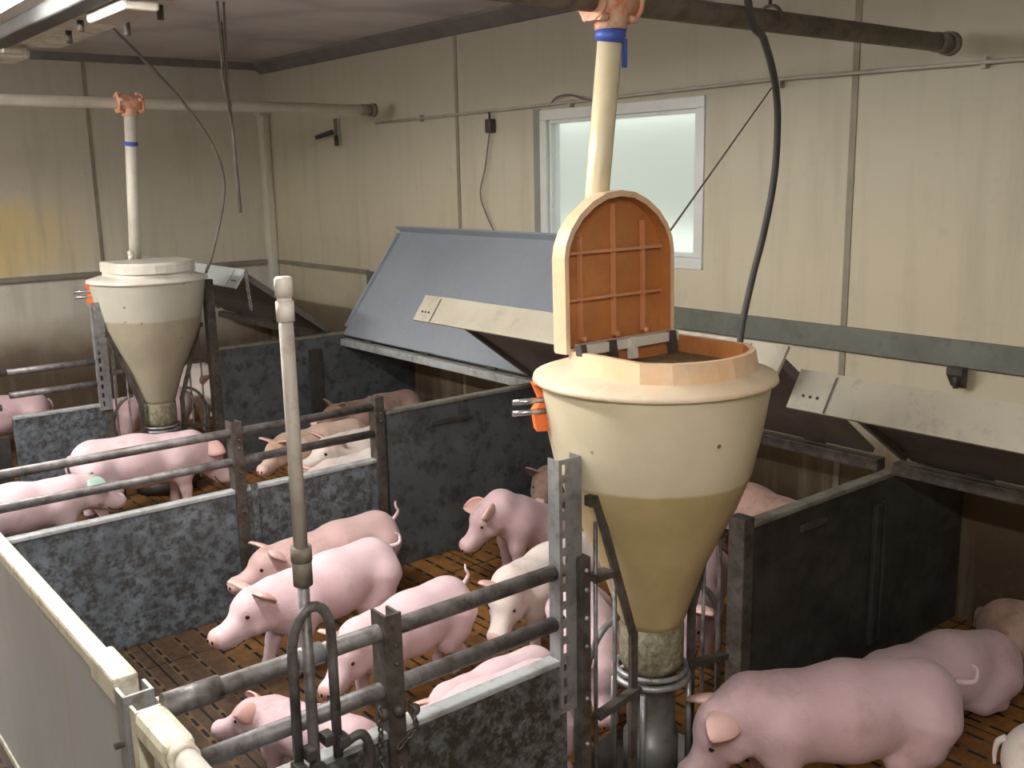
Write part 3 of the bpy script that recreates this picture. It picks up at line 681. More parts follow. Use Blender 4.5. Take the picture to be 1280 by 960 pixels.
def feeder(cx, cy, is_open, hop, label, pipe_label, pipe_mat, tee_label, blue_part):
    t = thing('feed_hopper', label, 'feed hopper', (cx, cy, 0), 'feed hoppers between the pens')
    R_ = .367
    MB().lathe([(.352, 1.392), (.350, 1.37), (.326, 1.22), (.300, 1.10), (.262, 1.0), (.170, .80), (.108, .615), (.098, .585), (.094, .585), (.104, .62), (.165, .80), (.255, 1.0), (.294, 1.10), (.320, 1.22), (.345, 1.385)], cx, cy, 72).build('hopper_cone', hop, t)
    lidm = M['collar'] if is_open else M['pipe_white']
    w, L = .49, .45
    hy = cy + .12                                   # hinge line
    base = [(cx + p[0], hy - p[1]) for p in octo(w, L)]
    inner = None
    N = len(base)
    # domed rim with the opening cut out
    mb = MB()
    vs_ = []; fs_ = []
    ring = []
    for p in base:
        an = math.atan2(p[1] - cy, p[0] - cx)
        ring.append((cx + R_ * math.cos(an), cy + R_ * math.sin(an)))
    # resample: outer ring at uniform angles, connect via bmesh triangle fill
    bm = bmesh.new()
    seg = 72
    ov = [bm.verts.new((cx + R_ * math.cos(2 * math.pi * k / seg), cy + R_ * math.sin(2 * math.pi * k / seg), 1.402)) for k in range(seg)]
    mv = [bm.verts.new((cx + (R_ - .05) * math.cos(2 * math.pi * k / seg), cy + (R_ - .05) * math.sin(2 * math.pi * k / seg), 1.418)) for k in range(seg)]
    lv = [bm.verts.new((cx + (R_ + .004) * math.cos(2 * math.pi * k / seg), cy + (R_ + .004) * math.sin(2 * math.pi * k / seg), 1.388)) for k in range(seg)]
    uv_ = [bm.verts.new((cx + (R_ - .022) * math.cos(2 * math.pi * k / seg), cy + (R_ - .022) * math.sin(2 * math.pi * k / seg), 1.380)) for k in range(seg)]
    for k in range(seg):
        k2 = (k + 1) % seg
        for a_, b_ in ((mv, ov), (ov, lv), (lv, uv_)):
            f = bm.faces.new((a_[k], a_[k2], b_[k2], b_[k])); f.smooth = True
    # hull-like strip from mid ring to the collar base
    def inside(p): 
        dx, dy = p[0] - cx, p[1] - cy; r_ = math.hypot(dx, dy); lim = R_ - .055
        return p if r_ <= lim else (cx + dx / r_ * lim, cy + dy / r_ * lim)
    bp = [inside(p) for p in base]
    bv = [bm.verts.new((p[0], p[1], 1.425)) for p in bp]
    # radial matching
    angs = [(math.atan2(p[1] - cy, p[0] - cx) % (2 * math.pi)) for p in bp]
    order = sorted(range(N), key=lambda i: angs[i])
    i = 0; j = 0
    oa = [2 * math.pi * k / seg for k in range(seg)]
    ia = [angs[q] for q in order]
    # merge walk
    ii, jj = 0, 0; tot_o, tot_i = seg, N
    ko = min(range(seg), key=lambda k: abs(oa[k] - ia[0]))
    co, ci = 0, 0
    while co < tot_o or ci < tot_i:
        o_ = mv[(ko + co) % seg]; q_ = bv[order[ci % N]]
        na_o = oa[(ko + co + 1) % seg] + (2 * math.pi if ko + co + 1 >= seg else 0) if co < tot_o else 1e9
        na_i = (ia[(ci + 1) % N] + (2 * math.pi if ci + 1 >= N else 0)) if ci < tot_i else 1e9
        if na_o <= na_i:
            n_ = mv[(ko + co + 1) % seg]; co += 1
        else:
            n_ = bv[order[(ci + 1) % N]]; ci += 1
        if len({o_, q_, n_}) == 3:
            try: bm.faces.new((o_, q_, n_))
            except ValueError: pass
    mb.from_bm(bm, 0, True)
    mb.build('rim', M['rim_cream'] if is_open else lidm, t)
    # collar walls
    def loop(pts, z): return [(p[0], p[1], z) for p in pts]
    inner = [(cx + (p[0] - cx) * .89, cy - .07 + (p[1] - cy + .07) * .87) for p in bp]
    top_o = [(cx + (p[0] - cx) * .97, hy - (hy - p[1]) * .97) for p in bp]
    mb = MB(); A = loop(bp, 1.422) + loop(top_o, 1.482) + loop(inner, 1.482) + loop(inner, 1.37)
    mb.add(A, [[i, (i + 1) % N, (i + 1) % N + N, i + N] for i in range(N)])
    mb.add(A, [[i + N, (i + 1) % N + N, (i + 1) % N + 2 * N, i + 2 * N] for i in range(N)])
    mb.add(A, [[i + 2 * N, (i + 1) % N + 2 * N, (i + 1) % N + 3 * N, i + 3 * N] for i in range(N)], mi=1)
    mb.build('collar', [lidm, M['lid_orange'] if is_open else lidm], t)
    if is_open:
        mb = MB(); fx_ = [(cx + (p[0] - cx) * .99, cy - .07 + (p[1] - cy + .07) * .99) for p in inner]
        V = [(cx, cy - .07, 1.438)]; F_ = []; nk_ = 5
        for k in range(1, nk_ + 1):
            for q, p in enumerate(fx_):
                t_ = k / nk_; V.append((cx + (p[0] - cx) * t_, cy - .07 + (p[1] - cy + .07) * t_, 1.428 + .010 * (1 - t_) + .004 * math.sin(q * 1.7 + k * 2.1) * (k < nk_)))
        for q in range(N): F_.append([0, 1 + q, 1 + (q + 1) % N])
        for k in range(nk_ - 1):
            for q in range(N):
                a0 = 1 + k * N; F_.append([a0 + q, a0 + N + q, a0 + N + (q + 1) % N, a0 + (q + 1) % N])
        mb.add(V, F_, True).build('feed', M['feed'], t)
    # cover
    cw, cl = (.47, .475) if is_open else (.50, .47)
    out = tomb(cw, cl); D = .05
    if is_open:
        th = math.radians(1); ax = Vector((0, math.sin(th), math.cos(th))); nrm = Vector((0, -math.cos(th), math.sin(th))); o0 = Vector((cx - .018, hy + .045, 1.472))
    else:
        ax = Vector((0, -1, 0)); nrm = Vector((0, 0, -1)); o0 = Vector((cx, hy + .01, 1.50))
    ux = Vector((1, 0, 0))
    def P_(u, v_, d): return o0 + ux * u + ax * v_ + nrm * d
    mb = MB(); n = len(out)
    def sc(k, pts): return [(p[0] * k, cl * .45 + (p[1] - cl * .45) * k) for p in pts]
    inn = sc(.93, out); bk = sc(.97, out)
    V = [P_(p[0], p[1], -.014) for p in bk] + [P_(p[0], p[1], 0) for p in out] + [P_(p[0], p[1], D) for p in out] + [P_(p[0], p[1], D) for p in inn] + [P_(p[0], p[1], 0.004) for p in inn]
    mb.add(V, [list(range(n))])
    for a_ in (0, 1, 2): mb.add(V, [[i + a_ * n, (i + 1) % n + a_ * n, (i + 1) % n + (a_ + 1) * n, i + (a_ + 1) * n] for i in range(n)])
    mb.add(V, [[i + 3 * n, (i + 1) % n + 3 * n, (i + 1) % n + 4 * n, i + 4 * n] for i in range(n)], mi=1)
    mb.add(V, [[i + 4 * n for i in range(n)][::-1]], mi=1)
    cov = mb.build('cover', [M['collar'] if is_open else M['pipe_white'], M['lid_orange']], t)
    if is_open:
        mb = MB()
        for u, v1 in ((-.145, .34), (-.005, .435), (.125, .38)):
            a_, b_ = P_(u, .03, .016), P_(u, v1, .016); mb.bar(a_, b_, .009, .015, nrm)
            mb.sphere(P_(u, .035, .03), .011, 8)
        for v_ in (.155, .295): mb.bar(P_(-cw * .455, v_, .016), P_(cw * .44, v_, .016), .009, .018, nrm)
        mb.build('rib', M['rib_orange'], t)
        mb = MB().bar(P_(-.20, .012, .068), P_(.215, .012, .068), .03, .040, nrm)
        mb.build('hinge_bar', M['pipe_white'], t)
        for u in (-.21, -.085, .0, .18):
            MB().bar(P_(u, -.035, .095), P_(u, .03, .085), .022, .026, nrm).build('hinge_lug', M['dark_metal'] if u != .0 else M['pipe_white'], t)
    else:
        MB().tube([(cx - .06, hy - .02, 1.515), (cx - .06, hy - .02, 1.545)], .018, 12).sphere((cx - .06, hy - .02, 1.556), .020, 10).build('knob', M['pipe_white'], t)
    # throat, ring, tube
    MB().lathe([(.098, .600), (.104, .585), (.104, .465), (.088, .43), (.075, .43)], cx, cy, 40).build('throat', M['bracket'], t)
    MB().tube([(cx + .118 * math.cos(a), cy + .118 * math.sin(a), .41) for a in [2 * math.pi * k / 36 for k in range(36)]], .011, 8, closed=True).tube([(cx + .112 * math.cos(a), cy + .112 * math.sin(a), .435) for a in [2 * math.pi * k / 36 for k in range(36)]], .009, 8, closed=True).build('ring', M['galv'], t)
    MB().lathe([(.03, .44), (.082, .42), (.085, .375), (.078, .36), (.078, .20), (.090, .195), (.090, .06), (.078, .05)], cx, cy, 36).build('feed_tube', M['tube_grey'], t)
    for dx, dy in ((-.10, -.06), (.09, -.08), (-.08, .09), (.10, .08)):
        MB().tube([(cx + dx, cy + dy, .39), (cx + dx * 1.05, cy + dy * 1.05, .06)], .009, 8).build('strut', M['galv'], t)
    mb = MB().lathe([(0.0, .02), (.17, .02), (.20, .09), (.21, .09), (.19, .004), (0, .004)], cx, cy, 40)
    mb.build('trough', M['dark_metal'], t)
    # side frames
    for s in (-1, 1):
        y_ = cy - .06 if s < 0 else cy - .02
        xo = cx + s * .335
        y_ = cy - .04
        mb = MB().bar((cx + s * .315, y_, 1.07), (cx + s * .285, y_, 1.07), .03, .03)
        mb.bar((cx + s * .295, y_ - .01, 1.085), (cx + s * .135, y_ - .01, .60), .026, .012, (0, 1, 0))
        mb.bar((cx + s * .135, y_ - .01, .61), (cx + s * .135, y_ - .01, .02), .028, .014, (0, 1, 0))
        mb.bar((cx + s * .30, y_, .83), (cx + s * .23, y_, .83), .045, .02)
        mb.build('frame', M['post'], t)
        for q in (.285, .205):
            MB().tube([(cx + s * q, y_, 1.0 if q > .25 else .80), (cx + s * q, y_, .02)], .0065, 8).build('rod', M['rail'], t)
        MB().tube([(cx + s * (.17 + .14 * math.sin(a)), y_ + .02, .46 + .20 * math.cos(a)) for a in [math.pi * .5 * k / 9 for k in range(10)]] + [(cx + s * .31, y_ + .02, .20)], .010, 10).build('bow', M['rail'], t)
        MB().bar((cx + s * .30, y_ - .02, .39), (cx + s * .12, y_ - .02, .42), .03, .02).build('cross_bar', M['dark_metal'], t)
    # adjusting lever
    ang = math.radians(152 if is_open else 168)
    dx, dy = math.cos(ang), math.sin(ang)
    lx, ly = cx + dx * .335, cy + dy * .335
    mb = MB().prism([(-.045, .085), (.03, .085), (.015, .0), (.045, -.06), (-.035, -.06), (-.045, .0), (-.02, .03)], (lx, ly, 1.30), (-dx * .9, -dy * .9, 0), (0, 0, 1), (dy * .05, -dx * .05, 0))
    mb.build('lever', M['orange'], t)
    for dz in (.012, -.022): MB().tube([(lx - dy * -.01, ly, 1.325 + dz), (lx - .10, ly + .04, 1.325 + dz)], .009, 8).build('lever_rod', M['chrome'], t)
    # drop pipe from the feed line
    yl = cy + .13
    top = (2.16, yl, 2.41); bot = (2.20, cy + .30, 1.40) if is_open else (cx + .0, cy + .20, 1.48)
    if not is_open: top = (cx + .03, yl, 2.41)
    d = thing('drop_pipe', pipe_label, 'pipe', bot)
    MB().tube([top, bot], .037, 24).build('pipe', pipe_mat, d)
    T_ = Vector(top); B_ = Vector(bot); dd = (B_ - T_).normalized()
    if blue_part:
        MB().tube([T_ + dd * .0, T_ + dd * .035], .045, 24).build('clamp', M['blue'], d)
        MB().bar(T_ + Vector((.034, -.022, -.03)), T_ + Vector((.036, -.020, -.11)), .014, .008, (0, 1, 0)).build('tag_strap', M['blue'], d)
    else:
        MB().tube([T_ + dd * .16, T_ + dd * .185], .043, 24).build('clamp', M['blue'], d)
    e = thing('pipe_tee', tee_label, 'pipe fitting', (top[0], yl, 2.485))
    mb = MB().tube([(top[0] - .075, yl, 2.485), (top[0] + .075, yl, 2.485)], .052, 20).tube([(top[0], yl, 2.485), (top[0], yl, 2.405)], .048, 20)
    for sx in (-1, 1):
        mb.tube([(top[0] + sx * .068, yl, 2.485), (top[0] + sx * .080, yl, 2.485)], .060, 14)
    mb.build('body', M['tee_orange'], e)
    for sx in (-.06, .06):
        for a in (0.3, 1.6, 2.8, 4.2, 5.3):
            MB().tube([(top[0] + sx - .016, yl + .056 * math.cos(a), 2.485 + .056 * math.sin(a)), (top[0] + sx + .016, yl + .056 * math.cos(a), 2.485 + .056 * math.sin(a))], .012, 8).build('clamp_screw', M['tee_orange'], e)
    return t
feeder(2.215, 2.07, True, M['hopper_a'], 'large cream feed hopper with its orange cover standing open', 'cream drop pipe with blue collar behind the open cover', M['pipe_cream'], 'dusty orange pipe tee above the near hopper', True)
feeder(2.215, 6.46, False, M['hopper_b'], 'far cream feed hopper with closed lid', 'white drop pipe into the far closed hopper', M['pipe_white'], 'dusty orange pipe tee above the far hopper', False)

# ------------------------------------------------------------------ drinker water pipe with guard loop
t = thing('water_pipe', 'tall grey water pipe with cream end cap on the nearest partition', 'pipe', (1.05, P1 + .03, 0))
wx, wy = .998, P1 - .035
MB().tube([(wx, wy, 1.12), (wx, wy, 1.70)], .0165, 16).build('upper_pipe', M['pipe_taupe'], t)
MB().tube([(wx, wy, .30), (wx, wy, 1.10)], .014, 16).build('lower_pipe', M['rail'], t)
MB().tube([(wx, wy, 1.065), (wx, wy, 1.15)], .023, 16).tube([(wx, wy, 1.125), (wx, wy, 1.16)], .025, 16).build('coupling', M['pipe_grey'], t)
MB().tube([(wx, wy, 1.69), (wx, wy, 1.735)], .0205, 18).tube([(wx, wy, 1.733), (wx, wy, 1.747)], .0165, 18).tube([(wx, wy, 1.745), (wx, wy, 1.785), (wx, wy, 1.79)], [.0205, .0205, .015], 18).build('end_cap', M['pipe_white'], t)
g = thing('drinker_guard', 'bent steel guard loop around the water pipe on nearest partition', 'guard', (1.05, P1 - .07, .5))
arc = [(1.005 - .052 * math.cos(a), P1 - .045 - .015 * math.sin(a), .915 + .10 * math.sin(a)) for a in [math.pi * k / 14 for k in range(15)]]
MB().tube([(0.953, P1 - .04, .60)] + arc + [(1.057, P1 - .045, .60)], .0125, 12).build('loop', M['rail'], g)
MB().tube(spline([(1.057, P1 - .045, .62), (1.12, P1 - .06, .64), (1.13, P1 - .07, .56), (1.06, P1 - .06, .48)]), .012, 10).build('loop', M['dark_metal'], g)
MB().tube(spline([(0.94, P1 - .05, .62), (.99, P1 - .07, .52), (1.06, P1 - .08, .40)]), .015, 10).build('brace', M['dark_metal'], g)
for (dx, dz) in ((0, 0), (.05, .02), (.03, -.06), (-.03, -.03), (.09, 0)): MB().box(0.975 + dx - .014, 0.975 + dx + .014, P1 - .075, P1 - .035, .63 + dz, .66 + dz, .005).build('clamp', M['dark_metal'], g)
MB().tube([(.98, P1, .862), (1.05, P1, .862)], .028, 14).build('rail_clamp', M['galv'], g)

# ------------------------------------------------------------------ pigs
def rot_yz(p, piv, pitch, yaw):
    v_ = Vector(p) - Vector(piv)
    v_ = Matrix.Rotation(pitch, 3, 'Y') @ v_       # + = nose down
    v_ = Matrix.Rotation(yaw, 3, 'Z') @ v_
    return Vector(piv) + v_

EDGES = [(0, 1), (2, 3), (4, 5), (6, 7), (0, 2), (1, 3), (4, 6), (5, 7), (0, 4), (1, 5), (2, 6), (3, 7)]
def surface_nets(F, org, h):
    nx, ny, nz = F.shape
    s = F < 0
    C = lambda A, i, j, k: A[i:nx - 1 + i, j:ny - 1 + j, k:nz - 1 + k]
    corners = [(i, j, k) for i in (0, 1) for j in (0, 1) for k in (0, 1)]
    S = [C(s, *c) for c in corners]; V = [C(F, *c) for c in corners]
    cnt = np.zeros(S[0].shape, np.int32); acc = np.zeros(S[0].shape + (3,), np.float32)
    for a in range(8):
        for b_ in range(a + 1, 8):
            ca, cb = np.array(corners[a]), np.array(corners[b_])
            if np.abs(ca - cb).sum() != 1: continue
            x = S[a] != S[b_]
            den = V[a] - V[b_]; den = np.where(np.abs(den) < 1e-9, 1e-9, den)
            tt = np.clip(V[a] / den, 0, 1)
            for d in range(3): acc[..., d] += np.where(x, ca[d] + tt * (cb[d] - ca[d]), 0)
            cnt += x
    act = cnt > 0
    idx = -np.ones(act.shape, np.int64); idx[act] = np.arange(act.sum())
    ii = np.argwhere(act)
    P = (ii + acc[act] / cnt[act][:, None]) * h + org
    quads = []
    for d in range(3):
        o1, o2 = [(1, 2), (2, 0), (0, 1)][d]
        sl0 = [slice(1, -1)] * 3; sl0[d] = slice(0, -1); sl1 = [slice(1, -1)] * 3; sl1[d] = slice(1, None)
        a_ = s[tuple(sl0)]; b_ = s[tuple(sl1)]
        e = np.argwhere(a_ != b_); 
        if len(e) == 0: continue
        flip = a_[tuple(e.T)]
        base = e.copy()
        for q in (o1, o2): base[:, q] += 1
        def cell(da, db):
            c = base.copy(); c[:, o1] -= da; c[:, o2] -= db
            return idx[c[:, 0], c[:, 1], c[:, 2]]
        q0, q1, q2, q3 = cell(1, 1), cell(0, 1), cell(0, 0), cell(1, 0)
        qq = np.stack([q0, q1, q2, q3], 1); qq[~flip] = qq[~flip][:, ::-1]
        quads.append(qq)
    return P, np.concatenate(quads)

def pig_prims(pose, hp, hy, ph, fat=1.0):
    """returns trunk/limb round cones in pig space (facing +X) and the head joint"""
    pr = []
    if pose == 'sit':
        rump, mid, chest, nk = (-.24, 0, .125), (-.10, 0, .19), (.09, 0, .29), (.18, 0, .345)
    elif pose == 'lie':
        rump, mid, chest, nk = (-.26, .0, .115), (-.08, 0, .125), (.12, 0, .12), (.20, 0, .14)
    else:
        rump, mid, chest, nk = (-.265, 0, .302), (-.07, 0, .278), (.12, 0, .270), (.20, 0, .285)
    f = fat
    pr.append((rump, .108 * f, mid, .122 * f, .045)); pr.append((mid, .122 * f, chest, .113 * f, .045))
    pr.append((chest, .108, nk, .092, .05))
    zt = rump[2]
    head = [((.19, 0, .325), .092, (.275, 0, .338), .076), ((.285, 0, .345), .066, (.31, 0, .338), .058),
            ((.31, 0, .325), .056, (.385, 0, .295), .040), ((.375, 0, .296), .038, (.435, 0, .284), .0315),
            ((.29, 0, .295), .056, (.41, 0, .262), .030),
            ((.437, .010, .290), .0345, (.437, -.010, .290), .0345),
            ((.275, .040, .295), .046, (.30, .040, .288), .036), ((.275, -.040, .295), .046, (.30, -.040, .288), .036),
            ((.315, .030, .362), .022, (.33, .032, .355), .018), ((.315, -.030, .362), .022, (.33, -.032, .355), .018)]
    piv = Vector((.20, 0, .325)); off = Vector(nk) - Vector((.195, 0, .310))
    H = lambda p: rot_yz(p, piv, hp, hy) + off
    for a_, ra, b_, rb in head: pr.append((tuple(H(a_)), ra, tuple(H(b_)), rb, .018))
    for s in (-1, 1):
        y = .062 * s
        if pose == 'stand':
            dF = ph[0] if s < 0 else ph[1]; dR = ph[2] if s < 0 else ph[3]
            pr.append(((.115, y * 1.05, .265), .072, (.135, y * 1.1, .20), .052, .022))
            pr.append(((.13, y * 1.05, .20), .050, (.135 + dF * .5, y * 1.08, .115), .030, .02))
            pr.append(((.135 + dF * .5, y * 1.08, .115), .030, (.13 + dF, y * 1.05, .035), .0225, .012))
            pr.append(((.13 + dF, y * 1.05, .030), .024, (.145 + dF, y * 1.05, .018), .020, .008))
            pr.append(((-.265, y * 1.0, .275), .088, (-.25, y * 1.08, .215), .068, .022))
            pr.append(((-.24, y * 1.05, .215), .062, (-.205 + dR * .3, y * 1.12, .165), .044, .025))
            pr.append(((-.215 + dR * .3, y * 1.12, .165), .042, (-.295 + dR * .7, y * 1.08, .105), .026, .018))
            pr.append(((-.295 + dR * .7, y * 1.08, .105), .026, (-.275 + dR, y * 1.05, .032), .0215, .01))
            pr.append(((-.275 + dR, y * 1.05, .030), .023, (-.26 + dR, y * 1.05, .018), .020, .008))
        elif pose == 'sit':
            pr.append(((.10, y, .26), .062, (.125, y * 1.05, .17), .042, .03))
            pr.append(((.125, y * 1.05, .17), .040, (.12, y * 1.1, .09), .028, .02))
            pr.append(((.12, y * 1.1, .09), .028, (.12, y * 1.1, .022), .022, .012))
            pr.append(((-.23, y * 1.3, .10), .080, (-.10, y * 1.7, .085), .052, .03))
            pr.append(((-.10, y * 1.7, .08), .042, (-.16, y * 1.8, .035), .026, .02))
            pr.append(((-.16, y * 1.8, .03), .024, (-.04, y * 1.8, .022), .020, .012))
        else:
            pr.append(((.11, y, .10), .066, (.14, y * 1.5, .05), .040, .03))
            pr.append(((.14, y * 1.5, .045), .034, (.24, y * 1.5, .026), .022, .015))
            pr.append(((-.22, y * 1.2, .10), .080, (-.12, y * 1.7, .055), .048, .03))
            pr.append(((-.12, y * 1.7, .045), .036, (-.20, y * 1.9, .026), .022, .015))
    return pr, H, rump

def pig_mesh(pose='stand', hp=0.0, hy=0.0, ph=(0, 0, 0, 0), fat=1.0, h=.0115, ear=0.0, tailup=1, green=False):
    prims, H, rump = pig_prims(pose, hp, hy, ph, fat)
    lo = np.array([min(min(p[0][i], p[2][i]) - max(p[1], p[3]) for p in prims) - .03 for i in range(3)])
    hi = np.array([max(max(p[0][i], p[2][i]) + max(p[1], p[3]) for p in prims) + .03 for i in range(3)])
    n = np.ceil((hi - lo) / h).astype(int) + 1
    gx, gy, gz = [lo[i] + h * np.arange(n[i], dtype=np.float32) for i in range(3)]
    P = np.stack(np.meshgrid(gx, gy, gz, indexing='ij'), -1).astype(np.float32)
    F = np.full(P.shape[:3], 1e3, np.float32)
    for a_, ra, b_, rb, k in prims:
        a_ = np.array(a_, np.float32); b_ = np.array(b_, np.float32); ab = b_ - a_
        t_ = np.clip(((P - a_) @ ab) / max(float(ab @ ab), 1e-9), 0, 1)
        d = np.linalg.norm(P - a_ - t_[..., None] * ab, axis=-1) - (ra + (rb - ra) * t_)
        hh = np.clip(0.5 + 0.5 * (F - d) / k, 0, 1)
        F = F * (1 - hh) + d * hh - k * hh * (1 - hh)
    V, Q = surface_nets(F, lo, h)
    V[:, 2] = np.maximum(V[:, 2], 0.0)
    mb = MB(); mb.add(V.tolist(), Q.tolist(), True, 0)
    cen = V[Q].mean(1)
    sn = np.array(H((.464, 0, .290)))
    for i, c in enumerate(cen):
        if np.linalg.norm(c - sn) < .034: mb.mi[i] = 1
        elif c[2] < .026 and pose == 'stand': mb.mi[i] = 2
    # ears: curved leaves
    for s in (-1, 1):
        root = Vector((.258, .050 * s, .378)); tip_d = Vector((.25 - ear * .1 + ear * ear * .55, .50 * s, .80 - ear * 1.0)).normalized()
        nm = Vector((.72, .55 * s, -.1 + .5 * ear)); side = tip_d.cross(nm).normalized(); nn = side.cross(tip_d).normalized()
        L = .102; rows = 9; cols = 8; top = []; bot = []
        for i in range(rows + 1):
            t_ = i / rows; w = .046 * (math.sin(math.pi * (t_ * .78 + .22)) ** .75 if t_ < 1 else 0.02)
            w = max(w, .002)
            for j in range(cols + 1):
                u = j / cols * 2 - 1
                cup = -(1 - u * u) * .022 * (1 - t_ * .7)
                c = root + tip_d * (L * t_ - .018) + side * (u * w) + nn * (cup + .028 * t_ * t_)
                th_ = .0045 if t_ < .9 else .003
                top.append(H(c + nn * th_)); bot.append(H(c - nn * th_))
        NV = len(top); W = cols + 1
        fs_ = []
        for i in range(rows):
            for j in range(cols):
                a_ = i * W + j; fs_.append([a_, a_ + 1, a_ + W + 1, a_ + W]); fs_.append([NV + a_ + W, NV + a_ + W + 1, NV + a_ + 1, NV + a_])
        for i in range(rows):
            for j in (0, cols):
                a_ = i * W + j; fs_.append([a_, a_ + W, NV + a_ + W, NV + a_])
        for j in range(cols):
            a_ = rows * W + j; fs_.append([a_, a_ + 1, NV + a_ + 1, NV + a_])
        mb.add(top + bot, fs_, True, 5 if green else 3)
        e = H((.340, .0505 * s, .343)); mb.sphere(tuple(e), .0090, 10, 4)
        nz = H((.4705, .0135 * s, .291)); mb.sphere(tuple(nz), .0055, 8, 4, (1, 1, 1.3))
    # mouth line
    mb.tube([H((.448, .028, .246)), H((.40, .043, .249)), H((.365, .050, .262))], .0022, 5, mi=4)
    mb.tube([H((.448, -.028, .246)), H((.40, -.043, .249)), H((.365, -.050, .262))], .0022, 5, mi=4)
    # tail
    r0 = Vector(rump) + Vector((-.098 * fat, 0, .045))
    if tailup == 1: tp = [(0, 0, -.01), (-.025, .004, .012), (-.040, .012, .045), (-.030, .004, .075), (-.040, -.010, .098)]
    elif tailup == 2: tp = [(0, 0, 0), (-.030, .01, .0), (-.060, .022, .012), (-.070, .010, .045), (-.05, 0, .06)]
    else: tp = [(0, 0, 0), (-.022, .004, -.02), (-.030, .008, -.06), (-.028, .0, -.10)]
    pts = spline([r0 + Vector(p) for p in [tuple(.8 * q for q in pp) for pp in tp]], 5); m_ = len(pts)
    mb.tube(pts, [.0105 * (1 - .65 * i / m_) for i in range(m_)], 8, mi=0)
    return mb

PIG_N = 0
def pig(x, y, head_deg, label, skin='skin_pale', s=1.0, group=None, roll=0, z=0.0, **kw):
    mb = pig_mesh(**kw)
    o = mb.build('pig', [M[skin], M['snout'], M['hoof'], M['ear'] if skin != 'skin_brown' else M['skin_brown'], M['eye'], M['green_mark']])
    o.location = (x, y, z); o.rotation_euler = (math.radians(roll), 0, math.radians(head_deg)); o.scale = (s, s, s)
    tag(o, label, 'pig', group); return o

R_ = math.radians
G1, G2, G0, G3 = 'pigs in the middle pen', 'pigs in the pen under the blue-grey lid', 'pigs in the near right pen', 'pigs beyond the far partition'
# pen between the nearest and middle partitions
pig(2.08, 4.00, 184, 'pink pig walking left close along the middle mottled partition', 'skin_pink', 1.04, G1, hp=R_(2), hy=R_(-2), ph=(.03, -.03, -.02, .05), ear=.35, tailup=1)
pig(1.83, 3.62, 189, 'pale pig striding left in the open, snout nearest the aisle panel', 'skin_pale', 1.09, G1, hp=R_(6), hy=R_(0), ph=(.07, .02, -.03, .06), ear=.2, tailup=2)
pig(1.92, 3.13, 190, 'pale pig with raised tail facing left behind the top rail', 'skin_pale', .98, G1, hp=R_(12), hy=R_(20), ph=(.02, -.02, .0, .03), ear=.0, tailup=1)
pig(1.93, 2.58, 180, 'pale pig standing between the raised-tail pig and the nearest board', 'skin_pale', .80, G1, hp=R_(20), hy=R_(20), ear=.5, tailup=3)
pig(1.60, 2.275, 179, 'white-pink pig pressed along the board of the nearest partition', 'skin_pale', 1.15, G1, hp=R_(22), hy=R_(-8), ear=.3, tailup=3)
pig(1.34, 2.80, 112, 'rosy pig with snout low behind the guard loop', 'skin_rose', .75, G1, hp=R_(5), hy=R_(30), ear=.6, tailup=3)
pig(.84, 2.50, 85, 'pink pig in the pen corner by the aisle gate', 'skin_pink', .78, G1, hp=R_(38), ear=.2, tailup=3)
pig(3.12, 3.74, 168, 'rosy pig sitting on its rump on the orange floor', 'skin_rose', 1.02, G1, pose='sit', hp=R_(30), hy=R_(4), ear=.7, tailup=3)
pig(3.72, 4.06, 180, 'grey-pink pig looking at the viewer beside the tall slate board', 'skin_brown', 1.05, G1, hp=R_(0), hy=R_(38), ear=0, tailup=3, h=.011)
pig(2.66, 3.14, 192, 'white pig with pricked ears just left of the slotted post', 'skin_white', 1.0, G1, hp=R_(22), hy=R_(22), ear=-.15, tailup=3)
pig(2.44, 2.60, 236, 'pale pig feeding behind the bars left of the near hopper', 'skin_pale', .95, G1, hp=R_(34), ear=.3, tailup=3)
pig(3.06, 2.62, 215, 'pale pig behind the right side of the near hopper', 'skin_rose', .98, G1, hp=R_(30), ear=.3, tailup=3)
pig(3.95, 2.95, 266, 'dim pig in the lying area behind the near hopper', 'skin_brown', 1.1, G1, hp=R_(0), hy=R_(-10), ear=.0, tailup=3)
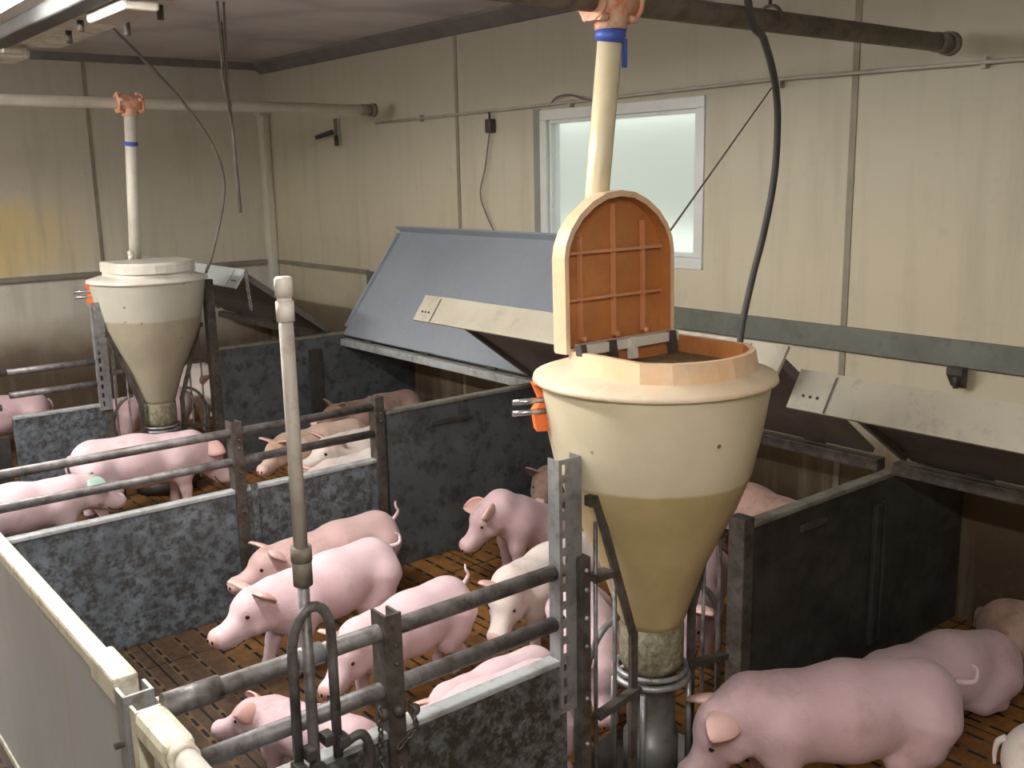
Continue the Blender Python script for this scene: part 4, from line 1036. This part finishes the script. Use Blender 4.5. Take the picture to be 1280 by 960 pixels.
# near right pen
pig(2.55, 1.65, 145, 'large pink pig with head lowered to the near trough', 'skin_rose', 1.16, G0, hp=R_(40), hy=R_(4), ph=(.02, -.03, .0, .04), ear=.5, tailup=2, h=.009, fat=1.04)
pig(3.36, 1.72, 165, 'grey-pink pig lying behind the large pink pig', 'skin_rose', 1.12, G0, pose='lie', hp=R_(12), ear=.5, tailup=3, z=0)
pig(3.98, 1.42, 272, 'dark pig lying deepest in the right hand pen', 'skin_brown', 1.15, G0, pose='lie', hp=R_(10), ear=.5, tailup=3)
pig(2.87, .79, 290, 'white pig cut off by the right edge of the view', 'skin_white', 1.1, G0, hp=R_(15), ear=.3, tailup=3)
# pen between the middle and far partitions
pig(1.98, 6.02, 352, 'big pale pig walking right in front of the far partition', 'skin_pale', 1.22, G2, hp=R_(38), ph=(.02, -.02, .03, -.03), ear=.6, tailup=3, fat=1.05)
pig(1.20, 5.66, 3, 'pale pig with green-sprayed ears behind the rails at left', 'skin_pale', 1.10, G2, hp=R_(14), ear=.5, tailup=3, green=True)
pig(2.98, 5.80, 180, 'tan-flanked pig facing left in the crowd under the blue-grey lid', 'skin_tan', 1.02, G2, hp=R_(12), hy=R_(25), ear=.1, tailup=3)
pig(2.84, 4.92, 178, 'white pig nearest the middle partition rails', 'skin_white', 1.12, G2, hp=R_(10), hy=R_(20), ear=.2, tailup=3)
pig(3.16, 5.34, 180, 'white pig second from the rails in the crowd', 'skin_white', 1.18, G2, hp=R_(0), hy=R_(10), ear=.2, tailup=3)
pig(3.74, 5.78, 188, 'white-faced pig at the back of the crowd with pricked ears', 'skin_white', 1.0, G2, hp=R_(-10), hy=R_(35), ear=-.2, tailup=3)
pig(3.66, 6.20, 180, 'brown pig against the far slate board', 'skin_brown', 1.1, G2, hp=R_(-6), hy=R_(12), ear=-.1, tailup=3)
pig(3.98, 5.0, 90, 'pig deep under the blue-grey lid with only ear tips showing', 'skin_white', 1.05, G2, hp=R_(-12), ear=-.3, tailup=3)
# pens beyond the far partition
pig(1.52, 8.12, 175, 'pink pig beyond the far rails by the end wall', 'skin_rose', 1.12, G3, hp=R_(10), ear=.3, tailup=3)
pig(2.42, 7.50, 190, 'rosy pig beyond the left bars of the far hopper', 'skin_rose', 1.12, G3, hp=R_(20), ear=.3, tailup=3)
pig(3.10, 7.85, 262, 'white pig standing upright beyond the right bars of the far hopper', 'skin_white', 1.25, G3, hp=R_(-10), ear=.3, tailup=3)
for o in bpy.data.objects:
    if '_o' in o: del o['_o']
